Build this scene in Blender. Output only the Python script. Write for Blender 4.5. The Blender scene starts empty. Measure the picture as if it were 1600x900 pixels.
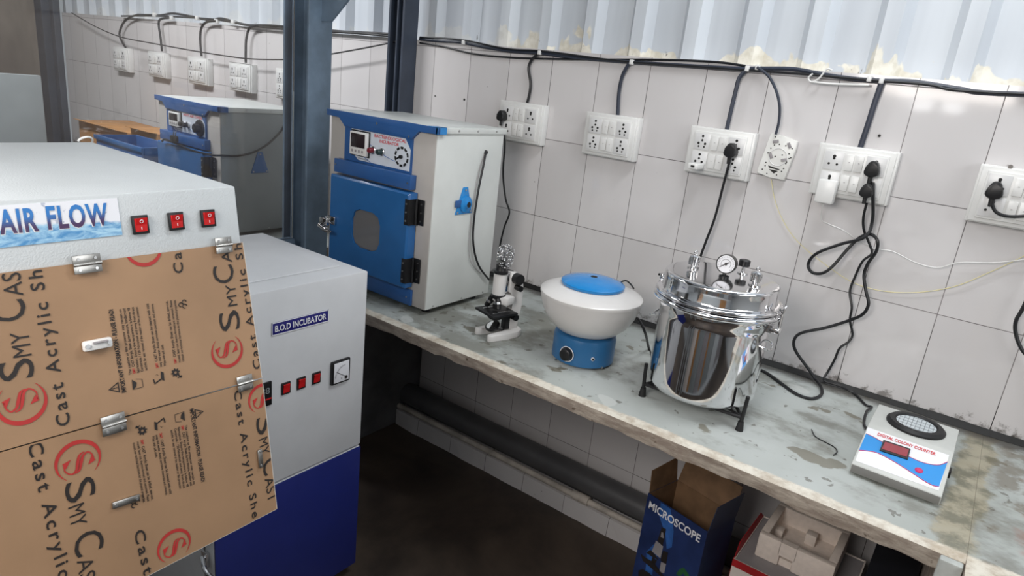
import bpy, bmesh, math, random
from mathutils import Vector, Matrix, noise as mnoise
V = Vector
random.seed(7)
sc = bpy.context.scene
COL = sc.collection

# ------------------------------------------------------------------ camera
F_PX = 1043.5954
CAM_R = Matrix(((0.7932, 0.5996, 0.1065), (0.2597, -0.1749, -0.9497), (-0.5508, 0.7810, -0.2944)))
CAM_C = V((2.0667, -2.1780, 1.5974))
cd = bpy.data.cameras.new('camera')
cam = bpy.data.objects.new('camera', cd)
COL.objects.link(cam)
cd.sensor_width = 36.0
cd.lens = F_PX / 1600 * 36
cd.clip_start = 0.02
_x = CAM_R[0].normalized(); _z = -CAM_R[2].normalized(); _y = _z.cross(_x).normalized(); _x = _y.cross(_z)
m = Matrix((( _x[0], _y[0], _z[0], CAM_C[0]), (_x[1], _y[1], _z[1], CAM_C[1]), (_x[2], _y[2], _z[2], CAM_C[2]), (0, 0, 0, 1)))
cam.matrix_world = m
sc.camera = cam

# ------------------------------------------------------------------ light
sc.view_settings.view_transform = 'Standard'
sc.view_settings.look = 'None'
sc.view_settings.gamma = 1.0
sc.view_settings.use_curve_mapping = False
sc.view_settings.exposure = -0.12
sc.cycles.use_denoising = True
sc.cycles.max_bounces = 8
W = bpy.data.worlds.new('world'); sc.world = W; W.use_nodes = True
W.node_tree.nodes['Background'].inputs[0].default_value = (0.85, 0.93, 1.0, 1)
W.node_tree.nodes['Background'].inputs[1].default_value = 0.30

def area(name, loc, target, sx, sy, watts, col=(1, 1, 1)):
    l = bpy.data.lights.new(name, 'AREA'); l.shape = 'RECTANGLE'; l.size = sx; l.size_y = sy
    l.energy = watts; l.color = col
    o = bpy.data.objects.new(name, l); COL.objects.link(o); o.location = loc
    o.rotation_euler = (V(target) - V(loc)).to_track_quat('-Z', 'Y').to_euler()
    return o
area('overhead_light', (1.9, -0.55, 2.9), (1.7, -0.45, 0.8), 1.4, 0.3, 26, (0.96, 0.985, 1.0))
area('overhead_light', (-1.4, -1.5, 2.9), (-1.5, -0.4, 0.9), 1.6, 0.3, 66, (0.98, 0.985, 1.0))  # added lamp without a known source, brightens the space behind the glass
area('window_daylight', (3.85, -1.2, 2.1), (0.3, -0.9, 0.9), 1.6, 1.1, 24, (0.96, 0.98, 1.0))
area('window_daylight', (1.5, -2.95, 2.05), (1.2, 0.0, 0.6), 0.9, 0.6, 32, (1.0, 0.94, 0.89))
area('bulb_light', (1.49, -2.95, 1.73), (1.85, 0, 1.65), 0.11, 0.06, 0.25)
area('bulb_light', (1.66, -2.95, 1.735), (1.85, 0, 1.65), 0.11, 0.06, 0.25)

# ------------------------------------------------------------------ pixel -> point on a plane of the room
def ray(px, py):
    return CAM_R.transposed() @ V(((px - 800) / F_PX, (py - 450) / F_PX, 1.0))
def at(px, py, axis, val):
    d = ray(px, py); i = 'xyz'.index(axis)
    return CAM_C + d * ((val - CAM_C[i]) / d[i])
def at_plane(px, py, p0, n):
    d = ray(px, py)
    return CAM_C + d * ((p0 - CAM_C).dot(n) / d.dot(n))

# ------------------------------------------------------------------ materials
def lin(c):
    return tuple(((v / 255) / 12.92 if v / 255 <= 0.04045 else ((v / 255 + 0.055) / 1.055) ** 2.4) for v in c) + (1.0,)
class NT:
    def __init__(self, name):
        self.m = bpy.data.materials.new(name); self.m.use_nodes = True
        self.t = self.m.node_tree; self.b = self.t.nodes['Principled BSDF']
        self.out = self.t.nodes['Material Output']
    def n(self, typ, **kw):
        nd = self.t.nodes.new(typ)
        for k, v in kw.items():
            if k.startswith('i_'):
                key = k[2:]; key = int(key) if key.isdigit() else key.replace('_', ' ')
                self.set(nd, key, v)
            else: setattr(nd, k, v)
        return nd
    def set(self, nd, key, v):
        if isinstance(v, bpy.types.NodeSocket): self.t.links.new(v, nd.inputs[key])
        else: nd.inputs[key].default_value = v
    def math(self, op, a, b=0.0, c=None):
        nd = self.n('ShaderNodeMath', operation=op); self.set(nd, 0, a); self.set(nd, 1, b)
        if c is not None: self.set(nd, 2, c)
        return nd.outputs[0]
    def mix(self, f, a, b, mode='MIX'):
        nd = self.n('ShaderNodeMix', data_type='RGBA', blend_type=mode)
        self.set(nd, 0, f); self.set(nd, 6, a); self.set(nd, 7, b)
        return nd.outputs[2]
    def coord(self, which='World'):
        if which == 'World': return self.n('ShaderNodeNewGeometry').outputs['Position']
        return self.n('ShaderNodeTexCoord').outputs[which]
    def xyz(self, v):
        return self.n('ShaderNodeSeparateXYZ', i_0=v).outputs
    def noise(self, v, scale, detail=4, rough=0.55, dist=0.0):
        nd = self.n('ShaderNodeTexNoise'); self.set(nd, 'Vector', v); nd.inputs['Scale'].default_value = scale
        nd.inputs['Detail'].default_value = detail; nd.inputs['Roughness'].default_value = rough
        nd.inputs['Distortion'].default_value = dist
        return nd.outputs[0]
    def ramp(self, f, lo, hi):
        nd = self.n('ShaderNodeMapRange', interpolation_type='SMOOTHSTEP')
        self.set(nd, 0, f); nd.inputs[1].default_value = lo; nd.inputs[2].default_value = hi
        return nd.outputs[0]
    def bump(self, h, strength=0.2, dist=0.01):
        nd = self.n('ShaderNodeBump'); nd.inputs['Strength'].default_value = strength
        nd.inputs['Distance'].default_value = dist; self.set(nd, 'Height', h)
        self.t.links.new(nd.outputs[0], self.b.inputs['Normal'])
    def col(self, v): self.set(self.b, 'Base Color', v)
    def rough(self, v): self.set(self.b, 'Roughness', v)
    def scale(self, v, s):
        return self.n('ShaderNodeVectorMath', operation='MULTIPLY', i_0=v, i_1=s).outputs[0]

def mat(name, rgb, rough=0.45, metal=0.0, var=0.06, nscale=9.0, bump=0.0, bscale=200.0, coat=0.0, spec=None):
    k = NT(name); c = lin(rgb)
    co = k.coord('Object')
    nz = k.noise(co, nscale, 5)
    dark = tuple(v * (1 - var * 2.2) for v in c[:3]) + (1,)
    lite = tuple(min(1, v * (1 + var)) for v in c[:3]) + (1,)
    k.col(k.mix(k.ramp(nz, 0.3, 0.7), dark, lite))
    k.rough(rough); k.b.inputs['Metallic'].default_value = metal
    if coat: k.b.inputs['Coat Weight'].default_value = coat
    if spec is not None: k.b.inputs['Specular IOR Level'].default_value = spec
    if bump: k.bump(k.noise(co, bscale, 2), bump, 0.002)
    return k.m

M = {}
M['powder_grey'] = mat('powder_coat_grey', (196, 201, 203), 0.42, var=0.02, bump=0.25, bscale=420)
M['powder_white'] = mat('powder_coat_white', (212, 213, 215), 0.4, var=0.02)
M['oven_white'] = mat('enamel_white', (206, 209, 206), 0.38, var=0.02)
M['oven_grey'] = mat('enamel_grey_beige', (176, 172, 168), 0.4, var=0.03)
M['oven_dark'] = mat('grey_and_oven_shade', (140, 146, 147), 0.45, var=0.03)  # plain grey; on the oven it holds the shade of the averted side
M['blue'] = mat('enamel_blue', (36, 94, 152), 0.25, var=0.04, coat=0.3)
M['blue_deep'] = mat('enamel_blue_trim', (44, 88, 146), 0.3, var=0.05)
M['blue_film'] = mat('blue_film', (50, 140, 210), 0.25, var=0.1)
M['navy'] = mat('enamel_navy', (32, 42, 112), 0.35, var=0.03)
M['cent_blue'] = mat('centrifuge_blue', (42, 100, 148), 0.3, var=0.05)
M['lid_blue'] = mat('plastic_sky_blue', (26, 130, 200), 0.22, var=0.03, coat=0.3)
M['bowl_white'] = mat('enamel_cream', (214, 212, 210), 0.28, var=0.02, coat=0.3)
M['black'] = mat('black_plastic', (20, 20, 22), 0.4, var=0.15)
M['rubber'] = mat('black_rubber', (22, 22, 24), 0.55, var=0.1)
M['cable'] = mat('cable_black', (20, 21, 25), 0.42, var=0.1)
M['cable_navy'] = mat('conduit_dark', (48, 54, 68), 0.4, var=0.1)
M['white_plastic'] = mat('white_plastic', (222, 222, 220), 0.32, var=0.02)
M['white_plate'] = mat('white_switch_plate', (214, 214, 214), 0.3, var=0.02)
M['hole'] = mat('socket_hole', (18, 17, 17), 0.6, var=0.1)
M['screw'] = mat('screw_zinc', (200, 200, 200), 0.3, 1.0, var=0.05)
M['chrome'] = mat('chrome', (215, 215, 216), 0.12, 1.0, var=0.03)
M['hinge'] = mat('zinc_plate', (176, 174, 170), 0.33, 1.0, var=0.08, nscale=40)
M['red_switch'] = mat('red_rocker', (205, 32, 34), 0.25, var=0.05, coat=0.4)
M['dark_red'] = mat('dark_red_button', (110, 28, 40), 0.3, var=0.05)
M['dark_green'] = mat('dark_green_button', (36, 58, 58), 0.3, var=0.05)
M['screen'] = mat('smoked_screen', (46, 38, 40), 0.2, var=0.05)
M['panel_print'] = mat('printed_panel', (205, 212, 222), 0.35, var=0.04)
M['print_red'] = mat('print_red', (205, 52, 60), 0.5, var=0.04)
M['print_black'] = mat('print_black', (36, 30, 28), 0.6, var=0.1)
M['print_maroon'] = mat('print_logo_red', (176, 44, 42), 0.6, var=0.08)
M['print_white'] = mat('print_white', (232, 232, 236), 0.5, var=0.02)
M['print_navy'] = mat('print_navy', (30, 28, 112), 0.4, var=0.04)
M['steel_blue'] = mat('painted_steel_grey_blue', (104, 122, 140), 0.42, var=0.16, nscale=5)
M['steel_dark'] = mat('painted_steel_dark', (58, 66, 80), 0.45, var=0.12, nscale=6)
M['pipe_grey'] = mat('pvc_pipe_grey', (84, 84, 86), 0.45, var=0.1, nscale=6)
M['pvc'] = mat('pvc_pipe_cream', (196, 188, 178), 0.4, var=0.14, nscale=14)
M['mortar'] = mat('mortar_grey', (150, 142, 134), 0.85, var=0.25, nscale=30, bump=0.5, bscale=60)
M['plaster_dark'] = mat('dark_plaster', (88, 88, 90), 0.8, var=0.2, nscale=5, bump=0.3, bscale=50)
M['kraft'] = mat('kraft_paper', (156, 124, 94), 0.6, var=0.07, nscale=4)
M['acrylic'] = mat('acrylic_edge', (205, 200, 192), 0.25, var=0.02)
M['carton_in'] = mat('carton_brown', (120, 92, 66), 0.75, var=0.1, nscale=20)
M['carton'] = mat('cardboard', (176, 128, 78), 0.75, var=0.1, nscale=12)
M['carton_blue_side'] = mat('carton_blue', (34, 54, 84), 0.4, var=0.12, nscale=8)
M['foam'] = mat('styrofoam', (228, 216, 206), 0.7, var=0.03, nscale=60, bump=0.3, bscale=150)
M['card_red'] = mat('carton_red', (170, 30, 36), 0.45, var=0.08)
M['card_white'] = mat('carton_white', (222, 212, 204), 0.5, var=0.04)
M['card_grey'] = mat('carton_grey', (150, 146, 148), 0.6, var=0.06)
M['card_black'] = mat('carton_black', (36, 38, 46), 0.5, var=0.1)
M['counter_body'] = mat('counter_grey', (196, 198, 194), 0.45, var=0.03, bump=0.15, bscale=300)
M['counter_shade'] = mat('counter_front_shade', (124, 123, 120), 0.5, var=0.03)
M['wave_blue'] = mat('print_wave_blue', (32, 140, 215), 0.4, var=0.03)
M['magenta'] = mat('print_magenta', (200, 40, 100), 0.4, var=0.03)
M['lcd'] = mat('red_lcd', (150, 58, 68), 0.25, var=0.05)
M['stone_pale'] = mat('pale_stone', (184, 188, 184), 0.6, var=0.08, nscale=20)
M['glass_grid'] = mat('counting_plate', (190, 198, 202), 0.2, var=0.03)
M['grid_line'] = mat('grid_line', (90, 96, 100), 0.4, var=0.03)
M['green'] = mat('print_green', (40, 90, 50), 0.5, var=0.2)
M['swoosh'] = mat('print_light_blue', (52, 100, 172), 0.45, var=0.15, nscale=20)
M['box_blue'] = mat('print_box_blue', (36, 54, 102), 0.4, var=0.16, nscale=9)
M['yellow_wire'] = mat('yellow_wire', (222, 212, 160), 0.5, var=0.03)
M['plate_back'] = mat('bracket_white', (226, 226, 222), 0.35, var=0.02)

def tile_wall():
    k = NT('glazed_wall_tile'); co = k.coord(); x, y, z = k.xyz(co)
    def grid(v, period, half):
        f = k.math('FRACT', k.math('ADD', k.math('DIVIDE', v, period), 100.5))
        d = k.math('MULTIPLY', k.math('ABSOLUTE', k.math('SUBTRACT', f, 0.5)), period)
        return k.math('LESS_THAN', d, half)
    g = k.math('MAXIMUM', grid(x, 0.2, 0.0011), grid(k.math('SUBTRACT', z, 0.2), 0.3, 0.0011))
    ix = k.math('FLOOR', k.math('DIVIDE', x, 0.2)); iz = k.math('FLOOR', k.math('DIVIDE', k.math('SUBTRACT', z, 0.2), 0.3))
    cell = k.n('ShaderNodeCombineXYZ', i_0=ix, i_1=iz).outputs[0]
    wn = k.n('ShaderNodeTexWhiteNoise', i_Vector=cell).outputs[0]
    base = k.mix(wn, lin((204, 201, 201)), lin((214, 211, 211)))
    streak = k.noise(k.scale(co, (3, 3, 1.2)), 1.6, 5, 0.6)
    base = k.mix(k.math('MULTIPLY', k.ramp(streak, 0.5, 0.8), 0.25), base, lin((186, 180, 182)))
    # grime rising from the bench and specks
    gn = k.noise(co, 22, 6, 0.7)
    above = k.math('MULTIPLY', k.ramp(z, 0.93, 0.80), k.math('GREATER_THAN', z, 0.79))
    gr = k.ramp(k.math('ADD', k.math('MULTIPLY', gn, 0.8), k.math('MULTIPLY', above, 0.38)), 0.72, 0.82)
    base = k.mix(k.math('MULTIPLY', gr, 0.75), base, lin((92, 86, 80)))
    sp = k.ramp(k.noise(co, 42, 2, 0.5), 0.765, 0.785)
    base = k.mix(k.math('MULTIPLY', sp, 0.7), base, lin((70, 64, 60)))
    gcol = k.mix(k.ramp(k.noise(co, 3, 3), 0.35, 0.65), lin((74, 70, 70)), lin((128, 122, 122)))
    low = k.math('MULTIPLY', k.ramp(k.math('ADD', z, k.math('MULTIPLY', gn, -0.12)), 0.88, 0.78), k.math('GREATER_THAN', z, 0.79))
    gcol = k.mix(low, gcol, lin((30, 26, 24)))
    base = k.mix(g, base, gcol)
    k.col(base)
    k.rough(k.math('ADD', 0.07, k.math('MULTIPLY', g, 0.6)))
    wav = k.noise(co, 9, 2, 0.4)
    k.bump(k.math('SUBTRACT', k.math('MULTIPLY', wav, 0.25), g), 0.12, 0.003)
    return k.m
def sheet_mat():
    k = NT('galvanised_sheet'); co = k.coord(); x, y, z = k.xyz(co)
    st = k.noise(k.scale(co, (5, 2, 0.4)), 2, 3, 0.5)
    c = k.mix(k.ramp(st, 0.3, 0.75), lin((186, 192, 199)), lin((203, 209, 215)))
    # pale expanding foam left along the foot of the sheet
    fn = k.noise(k.scale(co, (1, 1, 0.65)), 10.0, 3, 0.5, 0.4)
    hgt = k.math('ADD', k.math('MULTIPLY', fn, 0.40), -0.168)
    foam = k.ramp(k.math('SUBTRACT', k.math('SUBTRACT', z, 1.715), hgt), 0.006, -0.006)
    fc = k.mix(k.ramp(k.noise(co, 30, 4), 0.35, 0.7), lin((226, 223, 212)), lin((204, 199, 184)))
    xm = k.ramp(x, 0.15, 0.45)
    foam = k.math('MULTIPLY', foam, k.math('MAXIMUM', xm, 0.25))
    c = k.mix(foam, c, fc)
    d = k.ramp(k.math('ADD', k.noise(k.scale(co, (1, 1, 0.45)), 16, 6, 0.7), k.math('MULTIPLY', k.ramp(z, 1.86, 1.72), 0.12)), 0.74, 0.78)
    c = k.mix(k.math('MULTIPLY', d, 0.75), c, lin((86, 80, 74)))
    k.col(c); k.rough(k.math('ADD', 0.42, k.math('MULTIPLY', foam, 0.4)))
    k.b.inputs['Specular IOR Level'].default_value = 0.3
    return k.m
def bench_mat():
    k = NT('stained_bench_top'); co = k.coord(); x, y, z = k.xyz(co)
    n1 = k.noise(co, 2.6, 3, 0.5); n2 = k.noise(co, 14, 5, 0.65); n3 = k.noise(k.scale(co, (1, 1.3, 1)), 5.5, 5, 0.62)
    c = k.mix(k.ramp(n1, 0.35, 0.65), lin((156, 161, 157)), lin((172, 177, 175)))
    lf = k.ramp(x, 1.45, 0.7)
    c = k.mix(k.math('MULTIPLY', k.ramp(k.math('ADD', n3, k.math('MULTIPLY', lf, 0.12)), 0.50, 0.70), 0.8), c, lin((112, 112, 104)))
    c = k.mix(k.math('MULTIPLY', k.ramp(k.math('ADD', k.noise(co, 30, 3, 0.5), k.math('MULTIPLY', lf, 0.03)), 0.655, 0.69), 0.65), c, lin((84, 80, 70)))
    c = k.mix(k.math('MULTIPLY', k.ramp(k.noise(k.scale(co, (1, 1.5, 1)), 8, 3, 0.5), 0.67, 0.70), 0.75), c, lin((104, 98, 82)))
    c = k.mix(k.math('MULTIPLY', k.ramp(k.noise(co, 5, 2, 0.4, 0.5), 0.70, 0.71), 0.5), c, lin((196, 199, 196)))
    # right of the joint: damp green and brown stains
    wob = k.math('ADD', x, k.math('MULTIPLY', k.math('SUBTRACT', k.noise(co, 11, 5, 0.65), 0.5), 0.09))
    wob = k.math('ADD', wob, k.math('MULTIPLY', y, -0.035))
    j = k.math('MULTIPLY', k.ramp(wob, 2.145, 2.165), k.ramp(wob, 2.235, 2.215))
    c = k.mix(k.math('MULTIPLY', j, 0.85), c, k.mix(k.ramp(n2, 0.4, 0.6), lin((104, 100, 80)), lin((158, 150, 128))))
    r = k.math('MULTIPLY', k.ramp(wob, 2.22, 2.25), k.ramp(k.noise(co, 8, 5, 0.6), 0.5, 0.58))
    c = k.mix(k.math('MULTIPLY', r, 0.7), c, lin((110, 102, 88)))
    rb = k.math('MULTIPLY', k.ramp(wob, 2.28, 2.32), k.ramp(k.noise(co, 5, 3, 0.6), 0.52, 0.6))
    c = k.mix(k.math('MULTIPLY', rb, 0.7), c, lin((150, 88, 74)))
    # dirt towards the wall
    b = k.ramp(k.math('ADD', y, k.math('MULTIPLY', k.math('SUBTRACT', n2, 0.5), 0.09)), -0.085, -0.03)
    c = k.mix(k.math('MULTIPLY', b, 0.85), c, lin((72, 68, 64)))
    # worn pale lip and plaster front
    lip = k.ramp(k.math('ADD', y, k.math('MULTIPLY', k.math('SUBTRACT', n2, 0.5), 0.03)), -0.692, -0.702)
    lc = k.mix(k.ramp(k.noise(co, 20, 5, 0.7), 0.35, 0.7), lin((224, 218, 204)), lin((176, 160, 140)))
    c = k.mix(k.math('MULTIPLY', lip, 0.8), c, lc)
    k.col(c); k.rough(k.math('ADD', 0.3, k.math('MULTIPLY', n2, 0.35)))
    k.bump(n2, 0.15, 0.004)
    return k.m
def front_mat():
    k = NT('chipped_bench_front'); co = k.coord()
    n = k.noise(k.scale(co, (1, 1, 3)), 16, 6, 0.7)
    c = k.mix(k.ramp(n, 0.35, 0.7), lin((160, 146, 134)), lin((206, 196, 182)))
    c = k.mix(k.math('MULTIPLY', k.ramp(k.noise(co, 26, 4, 0.6), 0.66, 0.72), 0.8), c, lin((96, 80, 66)))
    k.col(c); k.rough(0.75); k.bump(n, 0.5, 0.006)
    return k.m
def floor_mat():
    k = NT('dark_damp_floor'); co = k.coord()
    n = k.noise(co, 2.4, 6, 0.65, 0.4)
    c = k.mix(k.ramp(n, 0.3, 0.75), lin((44, 37, 34)), lin((84, 72, 62)))
    c = k.mix(k.math('MULTIPLY', k.ramp(k.noise(co, 60, 2), 0.80, 0.82), 0.7), c, lin((150, 140, 130)))
    k.col(c); k.rough(k.math('ADD', 0.35, k.math('MULTIPLY', n, 0.3))); k.bump(n, 0.2, 0.01)
    return k.m
def brown_wall_mat():
    k = NT('stained_brown_wall'); co = k.coord()
    n = k.noise(k.scale(co, (1, 1, 0.4)), 3, 6, 0.6)
    k.col(k.mix(k.ramp(n, 0.3, 0.7), lin((112, 102, 94)), lin((150, 140, 128)))); k.rough(0.8)
    return k.m
def glass_mat():
    k = NT('partition_glass')
    fr = k.n('ShaderNodeFresnel', i_IOR=1.5)
    tr = k.n('ShaderNodeBsdfTransparent'); tr.inputs[0].default_value = (0.97, 0.975, 0.975, 1)
    gl = k.n('ShaderNodeBsdfGlossy'); gl.inputs['Roughness'].default_value = 0.03
    df = k.n('ShaderNodeBsdfDiffuse'); df.inputs[0].default_value = lin((190, 176, 166))
    m1 = k.n('ShaderNodeMixShader'); k.set(m1, 0, 0.045); k.set(m1, 1, tr.outputs[0]); k.set(m1, 2, df.outputs[0])  # warm diffuse share paints haze over the pane
    m2 = k.n('ShaderNodeMixShader'); k.set(m2, 0, fr.outputs[0]); k.set(m2, 1, m1.outputs[0]); k.set(m2, 2, gl.outputs[0])
    k.t.links.new(m2.outputs[0], k.out.inputs[0])
    return k.m
def steel_mat(name, rough):
    k = NT(name); co = k.coord()
    k.col(lin((228, 228, 230))); k.b.inputs['Metallic'].default_value = 1.0
    k.rough(k.math('ADD', rough, k.math('MULTIPLY', k.noise(k.scale(co, (2, 2, 40)), 4, 3), 0.03)))
    return k.m
def clear_wrap():
    k = NT('crinkled_clear_wrap'); co = k.coord()
    tr = k.n('ShaderNodeBsdfTransparent'); tr.inputs[0].default_value = (0.9, 0.9, 0.92, 1)
    vor = k.n('ShaderNodeTexVoronoi'); vor.inputs['Scale'].default_value = 90; k.set(vor, 'Vector', co)
    bp = k.n('ShaderNodeBump'); bp.inputs['Strength'].default_value = 1.0; bp.inputs['Distance'].default_value = 0.02; k.set(bp, 'Height', vor.outputs[0])
    gl = k.n('ShaderNodeBsdfGlossy'); gl.inputs['Roughness'].default_value = 0.12; k.set(gl, 'Normal', bp.outputs[0])
    mx = k.n('ShaderNodeMixShader'); k.set(mx, 0, 0.45); k.set(mx, 1, tr.outputs[0]); k.set(mx, 2, gl.outputs[0])
    k.t.links.new(mx.outputs[0], k.out.inputs[0])
    return k.m
def water_print():
    k = NT('printed_water_sticker'); co = k.coord(); x, y, z = k.xyz(k.coord('Generated'))
    n = k.noise(k.scale(co, (1, 9, 26)), 4, 5, 0.65, 0.6)
    lvl = k.math('ADD', z, k.math('MULTIPLY', k.math('SUBTRACT', k.noise(co, 26, 4), 0.5), 0.35))
    water = k.ramp(lvl, 0.46, 0.36)
    wc = k.mix(k.ramp(n, 0.35, 0.65), lin((62, 132, 186)), lin((166, 206, 228)))
    drops = k.ramp(k.noise(co, 70, 3, 0.6), 0.66, 0.70)
    pc = k.mix(k.math('MULTIPLY', drops, 0.5), lin((224, 226, 232)), lin((90, 112, 150)))
    k.col(k.mix(water, pc, wc)); k.rough(0.35)
    return k.m
def gradient_print():
    k = NT('printed_blue_purple_letters'); x, y, z = k.xyz(k.coord('Generated'))
    k.col(k.mix(k.ramp(z, 0.15, 0.75), lin((58, 22, 74)), lin((14, 112, 186)))); k.rough(0.35)
    return k.m
M['tile'] = tile_wall(); M['sheet'] = sheet_mat(); M['bench'] = bench_mat(); M['bench_front'] = front_mat()
M['floor'] = floor_mat(); M['brown'] = brown_wall_mat(); M['glass'] = glass_mat()
M['mirror'] = steel_mat('polished_steel', 0.045); M['mirror_soft'] = steel_mat('satin_steel', 0.14)
M['mirror_lid'] = steel_mat('polished_steel_lid', 0.075); M['wrap'] = clear_wrap(); M['water'] = water_print(); M['airflow'] = gradient_print()

# ------------------------------------------------------------------ mesh builder (world coordinates)
def world_of(o):
    mt = Matrix.Identity(4)
    while o is not None:
        mt = o.matrix_basis @ mt; o = o.parent
    return mt
def smooth_path(pts, n=6):
    pts = [V(p) for p in pts]
    if len(pts) < 3: return pts
    out = []
    for i in range(len(pts) - 1):
        p0 = pts[max(i - 1, 0)]; p1 = pts[i]; p2 = pts[i + 1]; p3 = pts[min(i + 2, len(pts) - 1)]
        for s in range(n):
            t = s / n
            out.append(0.5 * ((2 * p1) + (p2 - p0) * t + (2 * p0 - 5 * p1 + 4 * p2 - p3) * t * t + (3 * p1 - p0 - 3 * p2 + p3) * t ** 3))
    out.append(pts[-1]); return out
class MB:
    def __init__(self):
        self.bm = bmesh.new(); self.mi = 0
    def _tag(self, faces, mi):
        for f in faces: f.material_index = self.mi if mi is None else mi
    def box(self, lo, hi, bevel=0.0, mi=None, rot=None, seg=2):
        lo = V(lo); hi = V(hi); c = (lo + hi) / 2; s = hi - lo
        mt = Matrix.Translation(c) @ (rot.to_4x4() if rot is not None else Matrix.Identity(4)) @ Matrix.Diagonal((abs(s.x), abs(s.y), abs(s.z), 1))
        r = bmesh.ops.create_cube(self.bm, size=1.0, matrix=mt)
        vs = r['verts']; fs = set(f for v in vs for f in v.link_faces)
        if bevel > 0:
            es = list(set(e for v in vs for e in v.link_edges))
            rb = bmesh.ops.bevel(self.bm, geom=es, offset=bevel, segments=seg, profile=0.5, affect='EDGES')
            fs = set(f for v in rb['verts'] for f in v.link_faces) | set(rb['faces'])
        self._tag([f for f in fs if f.is_valid], mi); return self
    def frame_rect(self, x0, x1, z0, z1, y0, y1, t, mi=None):
        self.box((x0, y0, z0), (x1, y1, z0 + t), mi=mi); self.box((x0, y0, z1 - t), (x1, y1, z1), mi=mi)
        self.box((x0, y0, z0 + t), (x0 + t, y1, z1 - t), mi=mi); self.box((x1 - t, y0, z0 + t), (x1, y1, z1 - t), mi=mi); return self
    def cyl(self, p0, p1, r0, r1=None, seg=24, mi=None, cap=True):
        p0 = V(p0); p1 = V(p1); r1 = r0 if r1 is None else r1
        ax = (p1 - p0).normalized(); q = ax.to_track_quat('Z', 'Y')
        A, B = [], []
        for i in range(seg):
            a = 2 * math.pi * i / seg; d = q @ V((math.cos(a), math.sin(a), 0))
            A.append(self.bm.verts.new(p0 + d * r0)); B.append(self.bm.verts.new(p1 + d * r1))
        fs = [self.bm.faces.new((A[i], A[(i + 1) % seg], B[(i + 1) % seg], B[i])) for i in range(seg)]
        if cap: fs += [self.bm.faces.new(A[::-1]), self.bm.faces.new(B)]
        self._tag(fs, mi); return self
    def lathe(self, prof, origin, axis=(0, 0, 1), seg=56, mi=None, squash=None):
        # prof: list of (r, h); closed with caps where r > 0 at the ends
        o = V(origin); q = V(axis).to_track_quat('Z', 'Y') if tuple(axis) != (0, 0, 1) else None
        rings = []
        for r, h in prof:
            ring = []
            for i in range(seg):
                a = 2 * math.pi * i / seg; d = V((r * math.cos(a), r * math.sin(a), h))
                if squash: d = V((d.x * squash[0], d.y * squash[1], d.z))
                ring.append(self.bm.verts.new(o + (q @ d if q else d)))
            rings.append(ring)
        fs = []
        for a, b in zip(rings, rings[1:]):
            fs += [self.bm.faces.new((a[i], a[(i + 1) % seg], b[(i + 1) % seg], b[i])) for i in range(seg)]
        fs += [self.bm.faces.new(rings[0][::-1]), self.bm.faces.new(rings[-1])]
        self._tag(fs, mi); return self
    def tube(self, pts, r, seg=8, mi=None, n=6, smooth=True):
        P = smooth_path(pts, n) if smooth else [V(p) for p in pts]
        P = [p for i, p in enumerate(P) if i == 0 or (p - P[i - 1]).length > 1e-6]
        t = (P[1] - P[0]).normalized(); nrm = t.orthogonal().normalized(); rings = []
        for i, p in enumerate(P):
            tt = (P[min(i + 1, len(P) - 1)] - P[max(i - 1, 0)]).normalized()
            nrm = (nrm - tt * nrm.dot(tt)).normalized(); b = tt.cross(nrm)
            rr = r[min(i, len(r) - 1)] if isinstance(r, list) else r
            rings.append([self.bm.verts.new(p + (nrm * math.cos(2 * math.pi * k / seg) + b * math.sin(2 * math.pi * k / seg)) * rr) for k in range(seg)])
        fs = []
        for a, b in zip(rings, rings[1:]):
            fs += [self.bm.faces.new((a[i], a[(i + 1) % seg], b[(i + 1) % seg], b[i])) for i in range(seg)]
        fs += [self.bm.faces.new(rings[0][::-1]), self.bm.faces.new(rings[-1])]
        self._tag(fs, mi); return self
    def prism(self, poly, vec, mi=None, bevel=0.0):
        A = [self.bm.verts.new(V(p)) for p in poly]; B = [self.bm.verts.new(V(p) + V(vec)) for p in poly]; n = len(A)
        fs = [self.bm.faces.new(A[::-1]), self.bm.faces.new(B)] + [self.bm.faces.new((A[i], A[(i + 1) % n], B[(i + 1) % n], B[i])) for i in range(n)]
        if bevel:
            es = list(set(e for v in A + B for e in v.link_edges))
            rb = bmesh.ops.bevel(self.bm, geom=es, offset=bevel, segments=2, profile=0.5, affect='EDGES')
            fs = [f for v in rb['verts'] for f in v.link_faces] + [f for f in fs if f.is_valid] + list(rb['faces'])
        self._tag([f for f in set(fs) if f.is_valid], mi); return self
    def ell(self, c, rad, rot=None, mi=None, u=24, v=14):
        mt = Matrix.Translation(V(c)) @ (rot.to_4x4() if rot is not None else Matrix.Identity(4)) @ Matrix.Diagonal((rad[0], rad[1], rad[2], 1))
        r = bmesh.ops.create_uvsphere(self.bm, u_segments=u, v_segments=v, radius=1.0, matrix=mt)
        self._tag(set(f for w in r['verts'] for f in w.link_faces), mi); return self
    def poly(self, pts, mi=None):
        f = self.bm.faces.new([self.bm.verts.new(V(p)) for p in pts]); self._tag([f], mi); return self
    def torus(self, c, R_, r, axis=(0, 0, 1), seg=48, sub=10, mi=None, a0=0.0, a1=2 * math.pi):
        q = V(axis).to_track_quat('Z', 'Y'); c = V(c)
        full = abs(a1 - a0 - 2 * math.pi) < 1e-6; rings = []
        for i in range(seg if full else seg + 1):
            a = a0 + (a1 - a0) * i / seg; d = V((math.cos(a), math.sin(a), 0))
            rings.append([self.bm.verts.new(c + q @ (d * (R_ + r * math.cos(2 * math.pi * k / sub)) + V((0, 0, r * math.sin(2 * math.pi * k / sub))))) for k in range(sub)])
        fs = []; n = len(rings)
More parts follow.
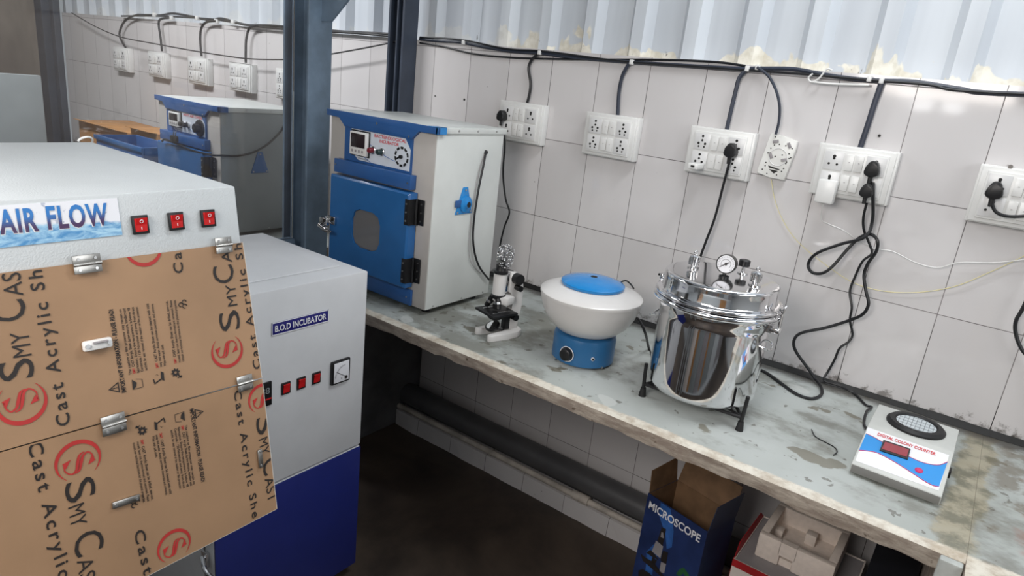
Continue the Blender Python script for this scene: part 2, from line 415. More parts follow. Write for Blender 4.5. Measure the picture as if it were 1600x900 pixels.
        for i in range(n if full else n - 1):
            a, b = rings[i], rings[(i + 1) % n]
            fs += [self.bm.faces.new((a[k], b[k], b[(k + 1) % sub], a[(k + 1) % sub])) for k in range(sub)]
        if not full: fs += [self.bm.faces.new(rings[0]), self.bm.faces.new(rings[-1][::-1])]
        self._tag(fs, mi); return self
    def add(self, me, mt=None, mi=None):
        n0 = len(self.bm.faces); v0 = len(self.bm.verts); self.bm.from_mesh(me)
        self.bm.verts.ensure_lookup_table(); self.bm.faces.ensure_lookup_table()
        if mt is not None: bmesh.ops.transform(self.bm, matrix=mt, verts=self.bm.verts[v0:])
        self._tag(self.bm.faces[n0:], mi); return self
    def clip(self, p, n):
        # keep the side the normal points to
        g = self.bm.verts[:] + self.bm.edges[:] + self.bm.faces[:]
        bmesh.ops.bisect_plane(self.bm, geom=g, plane_co=V(p), plane_no=V(n), clear_inner=True); return self
    def build(self, name, mats, parent=None, smooth=35):
        bm = self.bm
        bmesh.ops.recalc_face_normals(bm, faces=bm.faces)
        if parent is not None: bmesh.ops.transform(bm, matrix=world_of(parent).inverted(), verts=bm.verts)
        me = bpy.data.meshes.new(name); bm.to_mesh(me); bm.free()
        for mm in (mats if isinstance(mats, (list, tuple)) else [mats]): me.materials.append(M[mm])
        if smooth:
            me.shade_smooth(); me.set_sharp_from_angle(angle=math.radians(smooth))
        o = bpy.data.objects.new(name, me); COL.objects.link(o)
        if parent is not None: o.parent = parent
        return o
def tag(o, label=None, cat=None, group=None, kind=None):
    if label: o['label'] = label
    if cat: o['category'] = cat
    if group: o['group'] = group
    if kind: o['kind'] = kind
    return o
def thing(name, loc, label, cat, group=None, rz=0.0):
    o = bpy.data.objects.new(name, None); COL.objects.link(o); o.location = loc; o.rotation_euler = (0, 0, rz)
    o.empty_display_size = 0.05
    return tag(o, label, cat, group)
def struct(name, mb, mats, smooth=35):
    return tag(mb.build(name, mats, None, smooth), kind='structure')
def dup_tree(root, loc, label, group=None):
    r = root.copy(); COL.objects.link(r); r.location = loc; r['label'] = label
    if group: r['group'] = group
    for ch in list(root.children):
        c = ch.copy(); COL.objects.link(c); c.parent = r
        for g in list(ch.children):
            d = g.copy(); COL.objects.link(d); d.parent = c
    return r

# lettering: real outlines laid on a surface
_dg = None
def text_mesh(s, bold=0.0, sp=1.0):
    cu = bpy.data.curves.new('lettering', 'FONT'); cu.body = s; cu.size = 1.0; cu.offset = bold; cu.resolution_u = 3
    cu.space_character = sp
    o = bpy.data.objects.new('lettering', cu); COL.objects.link(o)
    bpy.context.view_layer.update()
    me = bpy.data.meshes.new_from_object(o.evaluated_get(bpy.context.evaluated_depsgraph_get()))
    bpy.data.objects.remove(o); bpy.data.curves.remove(cu)
    return me
CAP = 0.73
def put_text(mb, s, p0, p1, cap, n, bold=0.0, lift=0.0006, mi=None, shear=0.0, sp=1.0):
    if not s: return mb
    p0 = V(p0); p1 = V(p1); n = V(n).normalized(); me = text_mesh(s, bold, sp)
    xs = [v.co.x for v in me.vertices]; x0, x1 = min(xs), max(xs)
    e1 = (p1 - p0); L = e1.length; e1.normalize(); e2 = n.cross(e1).normalized()
    sx = L / max(x1 - x0, 1e-6); sy = cap / CAP
    o = p0 - e1 * (x0 * sx) + n * lift; a = e1 * sx; b = e2 * sy
    mt = Matrix(((a.x, b.x, n.x, o.x), (a.y, b.y, n.y, o.y), (a.z, b.z, n.z, o.z), (0, 0, 0, 1)))
    mb.add(me, mt, mi); bpy.data.meshes.remove(me); return mb

# ================================================================== SETTING
BZ = 0.803
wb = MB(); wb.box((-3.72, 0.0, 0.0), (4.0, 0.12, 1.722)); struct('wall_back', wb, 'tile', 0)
# corrugated cladding above the tiles
ws = MB(); prof = []
per = 0.196; x = -3.9
x = 0.12 - per * 20
while x < 4.0:
    prof += [(x - 0.046, 0.0), (x - 0.022, -0.034), (x + 0.022, -0.034), (x + 0.046, 0.0)]; x += per
pv = []
for px_, py_ in prof:
    pv.append((ws.bm.verts.new((px_, 0.085 + py_, 1.70)), ws.bm.verts.new((px_, 0.085 + py_, 3.4))))
for a, b in zip(pv, pv[1:]): ws.bm.faces.new((a[0], b[0], b[1], a[1]))
ret = bmesh.ops.extrude_face_region(ws.bm, geom=ws.bm.faces[:])
bmesh.ops.translate(ws.bm, vec=(0, 0.02, 0), verts=[v for v in ret['geom'] if isinstance(v, bmesh.types.BMVert)])
struct('wall_upper', ws, 'sheet', 0)
fl = MB(); fl.box((-4.2, -3.3, -0.1), (4.2, 0.2, 0.0)); struct('floor', fl, 'floor', 0)
ce = MB(); ce.box((-4.2, -3.3, 3.35), (4.2, 0.2, 3.4)); struct('ceiling', ce, 'sheet', 0)
wl = MB(); wl.box((-4.2, -3.1, 0), (-4.05, 0.0, 3.4)); struct('wall_left', wl, 'brown', 0)
wr = MB(); wr.box((4.0, -3.1, 0), (4.15, 0.0, 3.4)); struct('wall_right', wr, 'powder_grey', 0)
wf = MB(); wf.box((-4.2, -3.25, 0), (4.15, -3.1, 3.4)); struct('wall_front', wf, 'powder_grey', 0)
do = MB(); do.box((2.62, -3.095, 0.002), (3.30, -3.05, 2.0), 0.004); do = struct('reflect_door', do, 'carton', 30)  # unseen door, added for the steel drum to reflect
dk = MB(); dk.lathe([(0.012, 0), (0.012, 0.03), (0.026, 0.035), (0.026, 0.055), (0.01, 0.06)], (2.70, -3.05, 1.0), (0, 1, 0), 20); dk.build('door_handle', 'chrome', do)
for a_, b_ in ((2.55, 2.615), (3.305, 3.37)): tb = MB(); tb.box((a_, -3.095, 0.002), (b_, -3.04, 2.07), 0.003); struct('reflect_door_trim', tb, 'powder_white')  # pale trims added with it, also only for the reflection
wz_ = MB(); wz_.frame_rect(1.0, 2.0, 1.7, 2.4, -3.095, -3.05, 0.05); struct('window_2', wz_, 'powder_white', 0)
cu = MB(); cu.box((0.95, -3.09, 0.0), (3.4, -2.5, 0.05)); cu.box((0.95, -3.09, 0.72), (3.4, -2.44, 0.75)); cu = struct('reflect_stripe_frame', cu, 'powder_grey', 0)  # unseen low cupboard, added so the steel drum mirrors it
for a_, b_, m_ in ((0.95, 1.28, 'card_white'), (1.29, 1.42, 'carton'), (1.43, 1.78, 'oven_dark'), (1.79, 2.10, 'card_grey'), (2.11, 2.20, 'carton'), (2.21, 2.60, 'oven_dark'), (2.61, 3.0, 'powder_grey'), (3.01, 3.4, 'card_grey')):
    q = MB(); q.box((a_, -2.52, 0.052), (b_, -2.5, 0.718), 0.003); q.build('reflect_stripe', m_, cu)  # coloured fronts give the drum its reflected stripes
# low tiled kerb along the foot of the wall
kb = MB()
N = 34; top = []; 
for i in range(N + 1):
    xx = 0.055 + (2.1 - 0.055) * i / N
    yb = -0.156 + 0.008 * mnoise.noise(V((xx * 9, 0, 0)))
    top.append([kb.bm.verts.new(q) for q in ((xx, -0.152, 0.075), (xx, yb, 0.0), (xx, -0.001, 0.0), (xx, -0.001, 0.085))])
for a, b in zip(top, top[1:]):
    for q in range(4): kb.bm.faces.new((a[q], a[(q + 1) % 4], b[(q + 1) % 4], b[q]))
kb.bm.faces.new(top[0]); kb.bm.faces.new(top[-1][::-1])
struct('trim_1', kb, 'tile', 0)
# dark joint where bench meets tiles
jb = MB()
for i in range(60):
    x0 = 0.0 + 3.0 * i / 60
    h = 0.012 + 0.008 * (0.5 + 0.5 * mnoise.noise(V((x0 * 6, 3, 0)))); d = 0.016 + 0.008 * mnoise.noise(V((x0 * 5, 9, 0)))
    jb.prism([(x0, 0, BZ), (x0, -d, BZ + 0.001), (x0, -0.002, BZ + h)], (0.0501, 0, 0))
struct('trim_2', jb, 'hole', 0)

# steel column beside the incubator, I-section, with gusset plate
co = MB()
cx0, cx1, cy0, cy1 = -0.255, -0.1, -0.56, -0.455
co.box((cx1 - 0.012, cy0, 0), (cx1, cy1, 3.35), 0.002); co.box((cx0, cy0, 0), (cx0 + 0.012, cy1, 3.35), 0.002)
co.box((cx0 + 0.012, cy0 + 0.05, 0), (cx1 - 0.012, cy0 + 0.058, 3.35))
co.box((cx0 + 0.05, cy0 + 0.004, 0), (cx0 + 0.056, cy0 + 0.05, 3.35))
g0 = at(516, 34, 'y', -0.505); g1 = at(543, 0, 'y', -0.505)
co.prism([(cx1, -0.505, g0.z), (g0.x, -0.505, g0.z), (g1.x, -0.505, g1.z), (g1.x + 0.1, -0.505, g1.z + 0.15), (g1.x + 0.1, -0.505, 2.3), (cx1, -0.505, 2.3)], (0, 0.01, 0))
tag(struct('column_near', co, 'steel_blue', 0), 'grey blue painted steel column of I section left of the incubator')
cp = MB(); cp.box((-0.20, -0.085, 0), (-0.188, -0.002, 3.35), 0.002); cp.box((-0.118, -0.085, 0), (-0.106, -0.002, 3.35), 0.002); cp.box((-0.188, -0.05, 0), (-0.118, -0.04, 3.35))
cp.box((-0.15, -0.085, 0), (-0.142, -0.05, 3.35))
tag(struct('column_wall', cp, 'steel_dark', 0), 'dark steel column standing against the tiled wall behind the incubator')
cl = MB(); cl.box((-3.93, -0.10, 0), (-3.80, -0.005, 3.35), 0.003); cl.box((-3.80, -0.05, 0), (-3.735, -0.005, 3.35), 0.003)
tag(struct('column_corner', cl, 'steel_dark', 0), 'dark steel column at the left end of the tiled wall')
# glass partition
gp = MB(); gp.box((-0.184, -3.0, 0.9), (-0.178, -0.565, 3.3))
gpo = struct('window_1', gp, 'glass', 0)
gf = MB(); gf.box((-0.2, -3.0, 0.86), (-0.162, -0.565, 0.9), 0.003); gf.box((-0.2, -3.0, 3.3), (-0.162, -0.565, 3.34), 0.003)
gf.build('window_frame', 'steel_blue', gpo)

# ================================================================== BENCH
def bench(name, x0, x1, label, yf=-0.726, n=80):
    b = thing(name, (x0, -0.36, 0), label, 'workbench')
    mb = MB(); rows = []
    for i in range(n + 1):
        xx = x0 + (x1 - x0) * i / n
        nz = mnoise.noise(V((xx * 7, 1.3, 0))) * 0.006 + mnoise.noise(V((xx * 23, 4.3, 0))) * 0.006
        ch = max(0, mnoise.noise(V((xx * 13, 7.7, 0))) - 0.35) * 0.05
        zb = 0.757 + nz
        rows.append([mb.bm.verts.new(q) for q in ((xx, -0.001, BZ), (xx, yf + 0.006, BZ), (xx, yf - ch * 0.1, BZ - 0.005), (xx, yf + 0.002 + ch * 0.3, BZ - 0.022), (xx, yf + 0.012 + nz * 0.5, zb), (xx, -0.001, 0.757))])
    for a, c in zip(rows, rows[1:]):
        for q in range(6):
            f = mb.bm.faces.new((a[q], a[(q + 1) % 6], c[(q + 1) % 6], c[q])); f.material_index = 0 if q in (0, 1) else 1
    for r in (rows[0][::-1], rows[-1]): f = mb.bm.faces.new(r); f.material_index = 1
    mb.build('slab', ['bench', 'bench_front'], b, 40)
    return b
bn = bench('workbench', -0.08, 2.19, 'long stained grey stone workbench along the tiled wall, pressure cooker and microscope on it')
sp_ = MB(); sp_.box((-0.08, -0.70, 0), (0.052, -0.001, 0.752), 0.004); sp_.build('support_wall', 'plaster_dark', bn, 0)
pr = MB(); pr.box((2.15, -0.722, 0), (2.19, -0.001, 0.75), 0.003); pr.build('end_pier', 'bench_front', bn, 0)
pe = MB(); pe.box((2.148, -0.75, 0), (2.1885, -0.7285, 0.80), 0.004); pe.build('end_upright', 'stone_pale', bn)
bn2 = bench('workbench', 2.1905, 3.3, 'stained right hand stretch of bench beyond the mortar joint by the colony counter', yf=-0.80, n=40)
pr = MB(); pr.box((3.2, -0.7, 0), (3.28, -0.001, 0.75), 0.003); pr.build('support_wall', 'plaster_dark', bn2, 0)
bn3 = bench('workbench', -3.6, -0.275, 'far workbench behind the glass partition carrying the oven and cardboard boxes', n=60)
for xs_ in (-3.5, -2.0, -0.5):
    pr = MB(); pr.box((xs_, -0.68, 0), (xs_ + 0.1, -0.001, 0.75), 0.003); pr.build('support_wall', 'plaster_dark', bn3, 0)

# pipes under the bench
p = tag(MB().tube([(0.054, -0.085, 0.137), (2.1, -0.085, 0.137)], 0.05, 28, smooth=False).build('drain_pipe', 'pipe_grey'), 'thick dark grey drain pipe lying along the wall foot under the bench', 'pipe')
pt = thing('water_pipe', (1.0, -0.138, 0.09), 'thin cream plastic water pipe on the tiled kerb under the bench', 'pipe')
MB().tube([(0.056, -0.138, 0.0905), (1.12, -0.138, 0.0905), (2.1, -0.138, 0.0905)], 0.0125, 16, smooth=False).build('pipe', 'pvc', pt)
MB().cyl((1.03, -0.138, 0.092), (1.1, -0.138, 0.092), 0.0185).build('coupling', 'pvc', pt)
MB().torus((0.62, -0.138, 0.0905), 0.0145, 0.003, (1, 0, 0)).build('clip', 'pvc', pt)

# ================================================================== INCUBATOR / OVEN
class Screws:
    # every screw head is a part of its own
    def __init__(self): self.l = []
    def cyl(self, p0, p1, r, seg=10, mi=None): self.l.append((V(p0), V(p1), r)); return self
    def build(self, name, mm, parent):
        for p0, p1, r in self.l: MB().cyl(p0, p1, r, seg=10).build(name, mm, parent)
def ins(xc, y, z, r, mb, mi=None):
    mb.cyl((xc, y, z), (xc, y - 0.002, z), r, seg=10, mi=mi)
def incubator(name, X, Y, w, d, H, z0, label, title, side_mat, oven=False):
    k = H / 0.61
    t = thing(name, (X - w / 2, Y + d / 2, BZ), label, 'incubator' if not oven else 'oven')
    xl = X - w
    # feet
    for fx in (xl + 0.04, X - 0.04):
        for fy in (Y + 0.05, Y + d - 0.05):
            MB().cyl((fx, fy, BZ + 0.0005), (fx, fy, z0), 0.016, 0.02).build('foot', 'rubber', t)
    # body with its roof lip; front face grey strips
    b = MB(); b.box((xl, Y + 0.004, z0), (X, Y + d, z0 + H - 0.006), 0.002); b.build('body', side_mat, t)
    b = MB(); b.box((xl + 0.001, Y, z0 + 0.001), (X - 0.001, Y + 0.004, z0 + H - 0.02), 0.001); b.build('front_frame', 'oven_grey', t)
    rf = MB(); rf.box((xl - 0.006, Y + 0.004, z0 + H - 0.02), (X + 0.006, Y + d + 0.008, z0 + H), 0.002)
    rf.build('roof', 'oven_white', t)
    s = Screws()
    for fy in (0.28, 0.56, 0.85): s.cyl((X + 0.006, Y + d * fy, z0 + H - 0.010), (X + 0.0075, Y + d * fy, z0 + H - 0.010), 0.0035, seg=10)
    for fy in (0.12, 0.55, 0.9): s.cyl((X, Y + d * fy, z0 + 0.008), (X + 0.002, Y + d * fy, z0 + 0.008), 0.003, seg=10)
    s.build('screw', 'screw', t)
    # blue top trim with cut corners
    zt = z0 + H; yt = Y - 0.012
    ml, mr = xl + 0.085, X - 0.098
    tr = MB()
    tr.prism([(xl - 0.012, yt, zt), (X + 0.014, yt, zt), (X + 0.014, yt, zt - 0.021), (mr + 0.03, yt, zt - 0.021), (mr + 0.005, yt, zt - 0.042),
              (mr, yt, zt - 0.05), (ml, yt, zt - 0.05), (ml - 0.005, yt, zt - 0.042), (ml - 0.03, yt, zt - 0.021), (xl - 0.012, yt, zt - 0.021)], (0, 0.012, 0), bevel=0.001)
    tr.box((X + 0.0065, yt, zt - 0.021), (X + 0.014, Y + 0.03, zt + 0.001), mi=0 if oven else 1)
    tr.box((X - 0.03, yt, zt), (X + 0.014, Y + 0.03, zt + 0.0012), mi=0 if oven else 1)
    tr.build('trim', ['blue_deep', 'blue_film'], t)
    s = Screws(); ins((ml + mr) / 2, yt, zt - 0.02, 0.004, s); ins(mr - 0.012, yt, zt - 0.043, 0.003, s); s.build('screw', 'screw', t)
    # control panel
    pz0, pz1 = z0 + H * 0.74, zt - 0.05
    cpn = MB(); cpn.box((ml, Y - 0.008, pz0 - 0.004), (mr, Y, pz1)); cpn = cpn.build('control_panel', 'blue_deep', t)
    yf = Y - 0.0085
    g = MB(); g.prism([(ml + 0.035, yf, pz1 - 0.002), (mr - 0.03, yf, pz1 - 0.002), (mr - 0.004, yf, pz1 - 0.035), (mr - 0.004, yf, pz0 + 0.004), (ml + 0.075, yf, pz0 + 0.004), (ml + 0.035, yf, pz0 + 0.03)], (0, 0.0005, 0))
    g.build('printed_sheet', 'panel_print', cpn, 0)
    wv = MB()
    for q in range(2):
        pts = [(ml + 0.10 + 0.2 * u - q * 0.03, yf - 0.0008, pz1 - 0.03 - 0.055 * u - q * 0.045 - 0.012 * math.sin(u * 3)) for u in [i / 8 for i in range(9)]]
        wv.tube(pts, 0.0009, 4)
    wv.build('printed_wave', 'swoosh', cpn)
    # temperature controller
    dx0, dx1 = ml + 0.042, ml + 0.128; dz0, dz1 = pz0 + 0.022, pz1 - 0.008
    dc = MB(); dc.box((dx0, Y - 0.022, dz0), (dx1, Y - 0.009, dz1), 0.002)
    dc = dc.build('temperature_controller', 'white_plastic', t)
    MB().frame_rect(dx0 - 0.004, dx1 + 0.004, dz0 - 0.004, dz1 + 0.004, Y - 0.012, Y - 0.009, 0.004).build('bezel', 'black', dc)
    MB().box((dx0 + 0.008, Y - 0.0236, dz0 + 0.026), (dx1 - 0.008, Y - 0.022, dz1 - 0.006), 0.0005).build('screen', 'screen', dc)
    kk = MB()
    for q in range(4): kk.box((dx0 + 0.012 + q * 0.017, Y - 0.0235, dz0 + 0.009), (dx0 + 0.020 + q * 0.017, Y - 0.022, dz0 + 0.018), 0.0005)
    kk.build('key_row', 'card_grey', dc)
    # two push buttons
    zc = (pz0 + pz1) / 2 - 0.006
    for q, (bx, mm) in enumerate(((ml + 0.152, 'dark_red'), (ml + 0.195, 'dark_green')) if not oven else ((ml + 0.15, 'black'), (ml + 0.185, 'black'))):
        rg = MB().lathe([(0.013, 0), (0.013, 0.006), (0.0105, 0.008)], (bx, Y - 0.009, zc), (0, -1, 0), 24).build('push_button', 'chrome', t)
        MB().lathe([(0.0095, 0), (0.0095, 0.016), (0.0075, 0.019)], (bx, Y - 0.015, zc), (0, -1, 0), 24).build('button_cap', mm, rg)
    # dial
    dxc, dzc = mr - 0.042, zc - 0.002
    if not oven:
        dl = MB().lathe([(0.034, 0), (0.034, 0.001)], (dxc, Y - 0.009, dzc), (0, -1, 0), 40).build('dial', 'panel_print', t)
        tk = MB()
        for q in range(10):
            a0 = math.radians(q * 36 + 4); a1 = math.radians(q * 36 + 31)
            ring = [(dxc + rr * math.cos(a), Y - 0.0106, dzc + rr * math.sin(a)) for rr, seq in ((0.033, (0, 1, 2, 3)), (0.025, (3, 2, 1, 0))) for a in [a0 + (a1 - a0) * i / 3 for i in seq]]
            tk.poly(ring)
        tk.build('dial_scale', 'black', dl, 0)
        kn = MB(); kn.tube([(dxc - 0.018, Y - 0.013, dzc - 0.008), (dxc - 0.004, Y - 0.014, dzc), (dxc + 0.006, Y - 0.014, dzc - 0.002)], 0.0028, 8)
        kn.lathe([(0.006, 0), (0.006, 0.008)], (dxc, Y - 0.0101, dzc), (0, -1, 0), 16); kn.build('pointer', 'black', dl)
    else:
        dl = MB().lathe([(0.036, 0), (0.034, 0.006), (0.02, 0.010), (0.018, 0.026), (0.015, 0.028)], (dxc, Y - 0.009, dzc), (0, -1, 0), 40).build('dial', 'black', t)
    tx = MB()
    n = (0, -1, 0); yy = Y - 0.0088
    tw = mr - ml
    for s_, fx, fw, fz in ((title[0], 0.50, 0.46, 0.016), (title[1], 0.58, 0.28, 0.031)):
        put_text(tx, s_, (ml + tw * fx - 0.012, yy, pz1 - fz), (ml + tw * (fx + fw) - 0.012, yy, pz1 - fz), 0.011, n, 0.012)
    put_text(tx, 'CONTROLLER', (dx0 + 0.03, yy, pz0 + 0.008), (dx1, yy, pz0 + 0.008), 0.005, n, 0.0, mi=1)
    tx.build('lettering', ['print_red', 'print_black'], cpn, 0)
    # step over the door
    sx0, sx1 = xl + 0.055, X - 0.075
    st = MB(); st.box((sx0, Y - 0.028, z0 + H * 0.655), (sx1, Y - 0.0005, pz0 - 0.0045), 0.002); st.build('step', 'blue_deep', t)
    s = Screws(); ins(sx1 - 0.012, Y - 0.028, z0 + H * 0.69, 0.003, s); ins(sx0 + 0.01, Y - 0.028, z0 + H * 0.70, 0.003, s); s.build('screw', 'screw', t)
    # kick plate
    kp = MB(); kp.box((sx0, Y - 0.010, z0 + 0.002), (X - 0.058, Y - 0.0005, z0 + 0.058), 0.002); kp.build('kick_plate', 'blue_deep', t)
    s = Screws(); ins(X - 0.078, Y - 0.010, z0 + 0.03, 0.003, s); s.build('screw', 'screw', t)
    # door with window
    ax0, ax1, az0, az1 = xl + 0.052, X - 0.062, z0 + 0.068, z0 + H * 0.643
    yd = Y - 0.042
    wx0, wx1 = ax0 + (ax1 - ax0) * 0.315, ax0 + (ax1 - ax0) * 0.675; wz0, wz1 = az0 + (az1 - az0) * (0.28 if not oven else 0.12), az0 + (az1 - az0) * (0.70 if not oven else 0.5)
    db = MB()
    def rr(x0, x1, q0, q1, c, y):
        return [(x0 + c, y, q0), (x1 - c, y, q0), (x1 - c * 0.3, y, q0 + c * 0.3), (x1, y, q0 + c), (x1, y, q1 - c), (x1 - c * 0.3, y, q1 - c * 0.3), (x1 - c, y, q1), (x0 + c, y, q1), (x0 + c * 0.3, y, q1 - c * 0.3), (x0, y, q1 - c), (x0, y, q0 + c), (x0 + c * 0.3, y, q0 + c * 0.3)]
    def ring(y, off):
        return [db.bm.verts.new(q) for q in rr(ax0 + off, ax1 - off, az0 + off, az1 - off, 0.004, y)], [db.bm.verts.new(q) for q in rr(wx0, wx1, wz0, wz1, 0.038, y)]
    o1, i1 = ring(yd, 0.006); o2, i2 = ring(yd + 0.006, 0.0); o3, i3 = ring(Y - 0.004, 0.0)
    for j in range(12):
        j2 = (j + 1) % 12
        for a, b in ((o1, i1), (o1, o2), (o2, o3), (i1, i2), (i2, i3), (o3, i3)):
            db.bm.faces.new((a[j], a[j2], b[j2], b[j]))
    dr = db.build('door', 'blue', t, 25)
    wnd = MB(); wnd.prism(rr(wx0 + 0.001, wx1 - 0.001, wz0 + 0.001, wz1 - 0.001, 0.038, yd + 0.006), (0, 0.004, 0)); wnd.build('window_pane', 'window_dark', dr, 0)
    # hinges
    for hz in (az0 + 0.02, az1 - 0.105):
        hb = MB()
        hb.box((ax1 - 0.016, yd - 0.002, hz), (ax1 + 0.004, yd, hz + 0.085), 0.0008); hb.box((ax1 + 0.0005, yd, hz), (ax1 + 0.004, Y - 0.005, hz + 0.085))
        hb.box((ax1 + 0.0005, Y - 0.006, hz), (ax1 + 0.034, Y - 0.003, hz + 0.085), 0.0008); hb.cyl((ax1 + 0.006, Y - 0.012, hz), (ax1 + 0.006, Y - 0.012, hz + 0.085), 0.005)
        hg = hb.build('hinge', 'black', t)
        s = Screws()
        for q in (0.014, 0.042, 0.07):
            ins(ax1 - 0.008, yd - 0.002, hz + q, 0.003, s); ins(ax1 + 0.022, Y - 0.006, hz + q, 0.003, s)
        s.build('screw', 'screw', hg)
    # latch
    lz = az0 + (az1 - az0) * 0.44
    lb = MB(); lb.box((ax0 + 0.004, yd - 0.012, lz + 0.004), (ax0 + 0.045, yd - 0.0005, lz + 0.032), 0.002); lb.box((ax0 - 0.028, yd - 0.022, lz - 0.006), (ax0 + 0.012, yd - 0.006, lz + 0.022), 0.004)
    lb.box((ax0 - 0.03, yd - 0.012, lz - 0.004), (ax0 - 0.018, Y - 0.0005, lz + 0.02), 0.002)
    lt = lb.build('latch', 'chrome', t)
    lv = MB(); lv.tube([(ax0 - 0.015, yd - 0.028, lz - 0.006), (ax0 + 0.02, yd - 0.036, lz - 0.012), (ax0 + 0.065, yd - 0.040, lz - 0.014)], [0.009] * 8 + [0.0085, 0.008, 0.007, 0.004], 12); lv.build('lever', 'chrome', lt)
    return t
kw = NT('dark_window_pane'); kw.col(lin((104, 104, 106))); kw.rough(0.05); kw.b.inputs['Coat Weight'].default_value = 0.6; M['window_dark'] = kw.m  # base greyed to stand in for tiles reflected in the pane
IX, IY = 0.602, -0.60
inc = incubator('bacteriological_incubator', IX, IY, 0.512, 0.345, 0.61, 0.825, 'white bench incubator with blue window door and red lettering, right of the steel column', ('BACTEROLOGICAL', 'INCUBATOR'), 'oven_white')
ovn = incubator('hot_air_oven', -0.60, -0.62, 0.505, 0.42, 0.542, 0.825, 'hot air oven with shaded grey side and blue front behind the glass partition', ('HOT AIR OVEN', ''), 'oven_dark', True)
# side vent plates
def vent(parent, X, y, z, film):
    v = MB()
    v.prism([(X, y - 0.045, z - 0.04), (X, y + 0.042, z - 0.04), (X, y + 0.012, z + 0.052), (X, y - 0.012, z + 0.052)], (0.0035, 0, 0), bevel=0.001)
    o = v.build('vent_plate', 'lid_blue' if film else 'blue', parent)
    if film:
        MB().lathe([(0.03, 0), (0.028, 0.006), (0.014, 0.010), (0.012, 0.016)], (X + 0.0036, y + 0.004, z - 0.006), (1, 0, 0), 28).build('vent_knob', 'lid_blue', o)
        MB().cyl((X + 0.0165, y + 0.004, z - 0.006), (X + 0.0198, y + 0.004, z - 0.006), 0.010).build('vent_hole', 'hole', o)
        MB().box((X + 0.003, y - 0.05, z - 0.014), (X + 0.008, y - 0.02, z + 0.01), 0.002).build('vent_tab', 'blue_deep', o)
    s = Screws()
    for a, b in ((-0.034, -0.033), (0.032, -0.033), (0.0, 0.042)): s.cyl((X + 0.0035, y + a, z + b), (X + 0.0055, y + a, z + b), 0.0035, seg=10)
    s.build('screw', 'screw', o)
vp = at(725, 316, 'x', IX); vent(inc, IX, vp.y, vp.z, True)
vp = at(406, 256, 'x', -0.60); vent(ovn, -0.60, vp.y, vp.z, False)

# ================================================================== CENTRIFUGE
ccx, ccy = 1.153, -0.466
cen = thing('centrifuge', (ccx, ccy, BZ), 'round white bowl centrifuge with blue lid on a blue base, on the workbench', 'centrifuge')
for q in range(3):
    a = q * 2.094 + 0.5
    MB().cyl((ccx + 0.07 * math.cos(a), ccy + 0.07 * math.sin(a), BZ + 0.0003), (ccx + 0.07 * math.cos(a), ccy + 0.07 * math.sin(a), BZ + 0.006), 0.01).build('foot', 'rubber', cen)
MB().lathe([(0.090, 0.005), (0.0955, 0.009), (0.0955, 0.078), (0.0925, 0.088), (0.080, 0.094)], (ccx, ccy, BZ)).build('base', 'cent_blue', cen)
bowl = [(0.078, 0.0942), (0.095, 0.102), (0.122, 0.128), (0.140, 0.158), (0.1495, 0.186), (0.153, 0.204), (0.1545, 0.208), (0.1545, 0.214), (0.152, 0.217), (0.130, 0.226), (0.1, 0.236), (0.092, 0.238)]
MB().lathe(bowl, (ccx, ccy, BZ), seg=72).build('bowl', 'bowl_white', cen)
lid = MB().lathe([(0.094, 0.2384), (0.0955, 0.241), (0.0955, 0.247), (0.092, 0.250), (0.06, 0.2595), (0.03, 0.264), (0.012, 0.265)], (ccx, ccy, BZ), seg=64).build('lid', 'lid_blue', cen)
MB().cyl((ccx, ccy, BZ + 0.2651), (ccx, ccy, BZ + 0.2656), 0.0105).build('lid_hole', 'hole', lid)
cb = MB(); cb.tube([(ccx + 0.045, ccy + 0.086, BZ + 0.243), (ccx + 0.06, ccy + 0.094, BZ + 0.252), (ccx + 0.085, ccy + 0.085, BZ + 0.246), (ccx + 0.095, ccy + 0.085, BZ + 0.236)], 0.0025, 8); cb.build('lid_catch', 'black', cen)
def on_base(px, py):
    # point of the round base wall seen at a pixel
    d = ray(px, py); o = CAM_C; a = d.x ** 2 + d.y ** 2; b = 2 * ((o.x - ccx) * d.x + (o.y - ccy) * d.y); c = (o.x - ccx) ** 2 + (o.y - ccy) ** 2 - 0.0957 ** 2
    t = (-b - math.sqrt(max(b * b - 4 * a * c, 0))) / (2 * a); pnt = o + d * t
    return pnt, V((pnt.x - ccx, pnt.y - ccy, 0)).normalized()
kp_, kn_ = on_base(886, 553)
kb_ = MB().lathe([(0.0205, -0.006), (0.0205, 0.004), (0.018, 0.014), (0.015, 0.016)], kp_, kn_, 32).build('speed_knob', 'black', cen)
MB().torus(kp_ + kn_ * 0.002, 0.0228, 0.0014, kn_, mi=0).build('knob_ring', 'print_white', cen)
for px_, py_, r_, nm, mm in ((926, 561, 0.0055, 'fuse_holder', 'print_white'), (868, 562, 0.003, 'screw', 'screw'), (940, 574, 0.003, 'screw', 'screw')):
    q_, n_ = on_base(px_, py_)
    o = MB().cyl(q_ - n_ * 0.002, q_ + n_ * 0.003, r_, seg=16).build(nm, mm, cen)
    if nm == 'fuse_holder': MB().cyl(q_ + n_ * 0.003, q_ + n_ * 0.005, 0.0035, seg=16).build('fuse_cap', 'black', o)

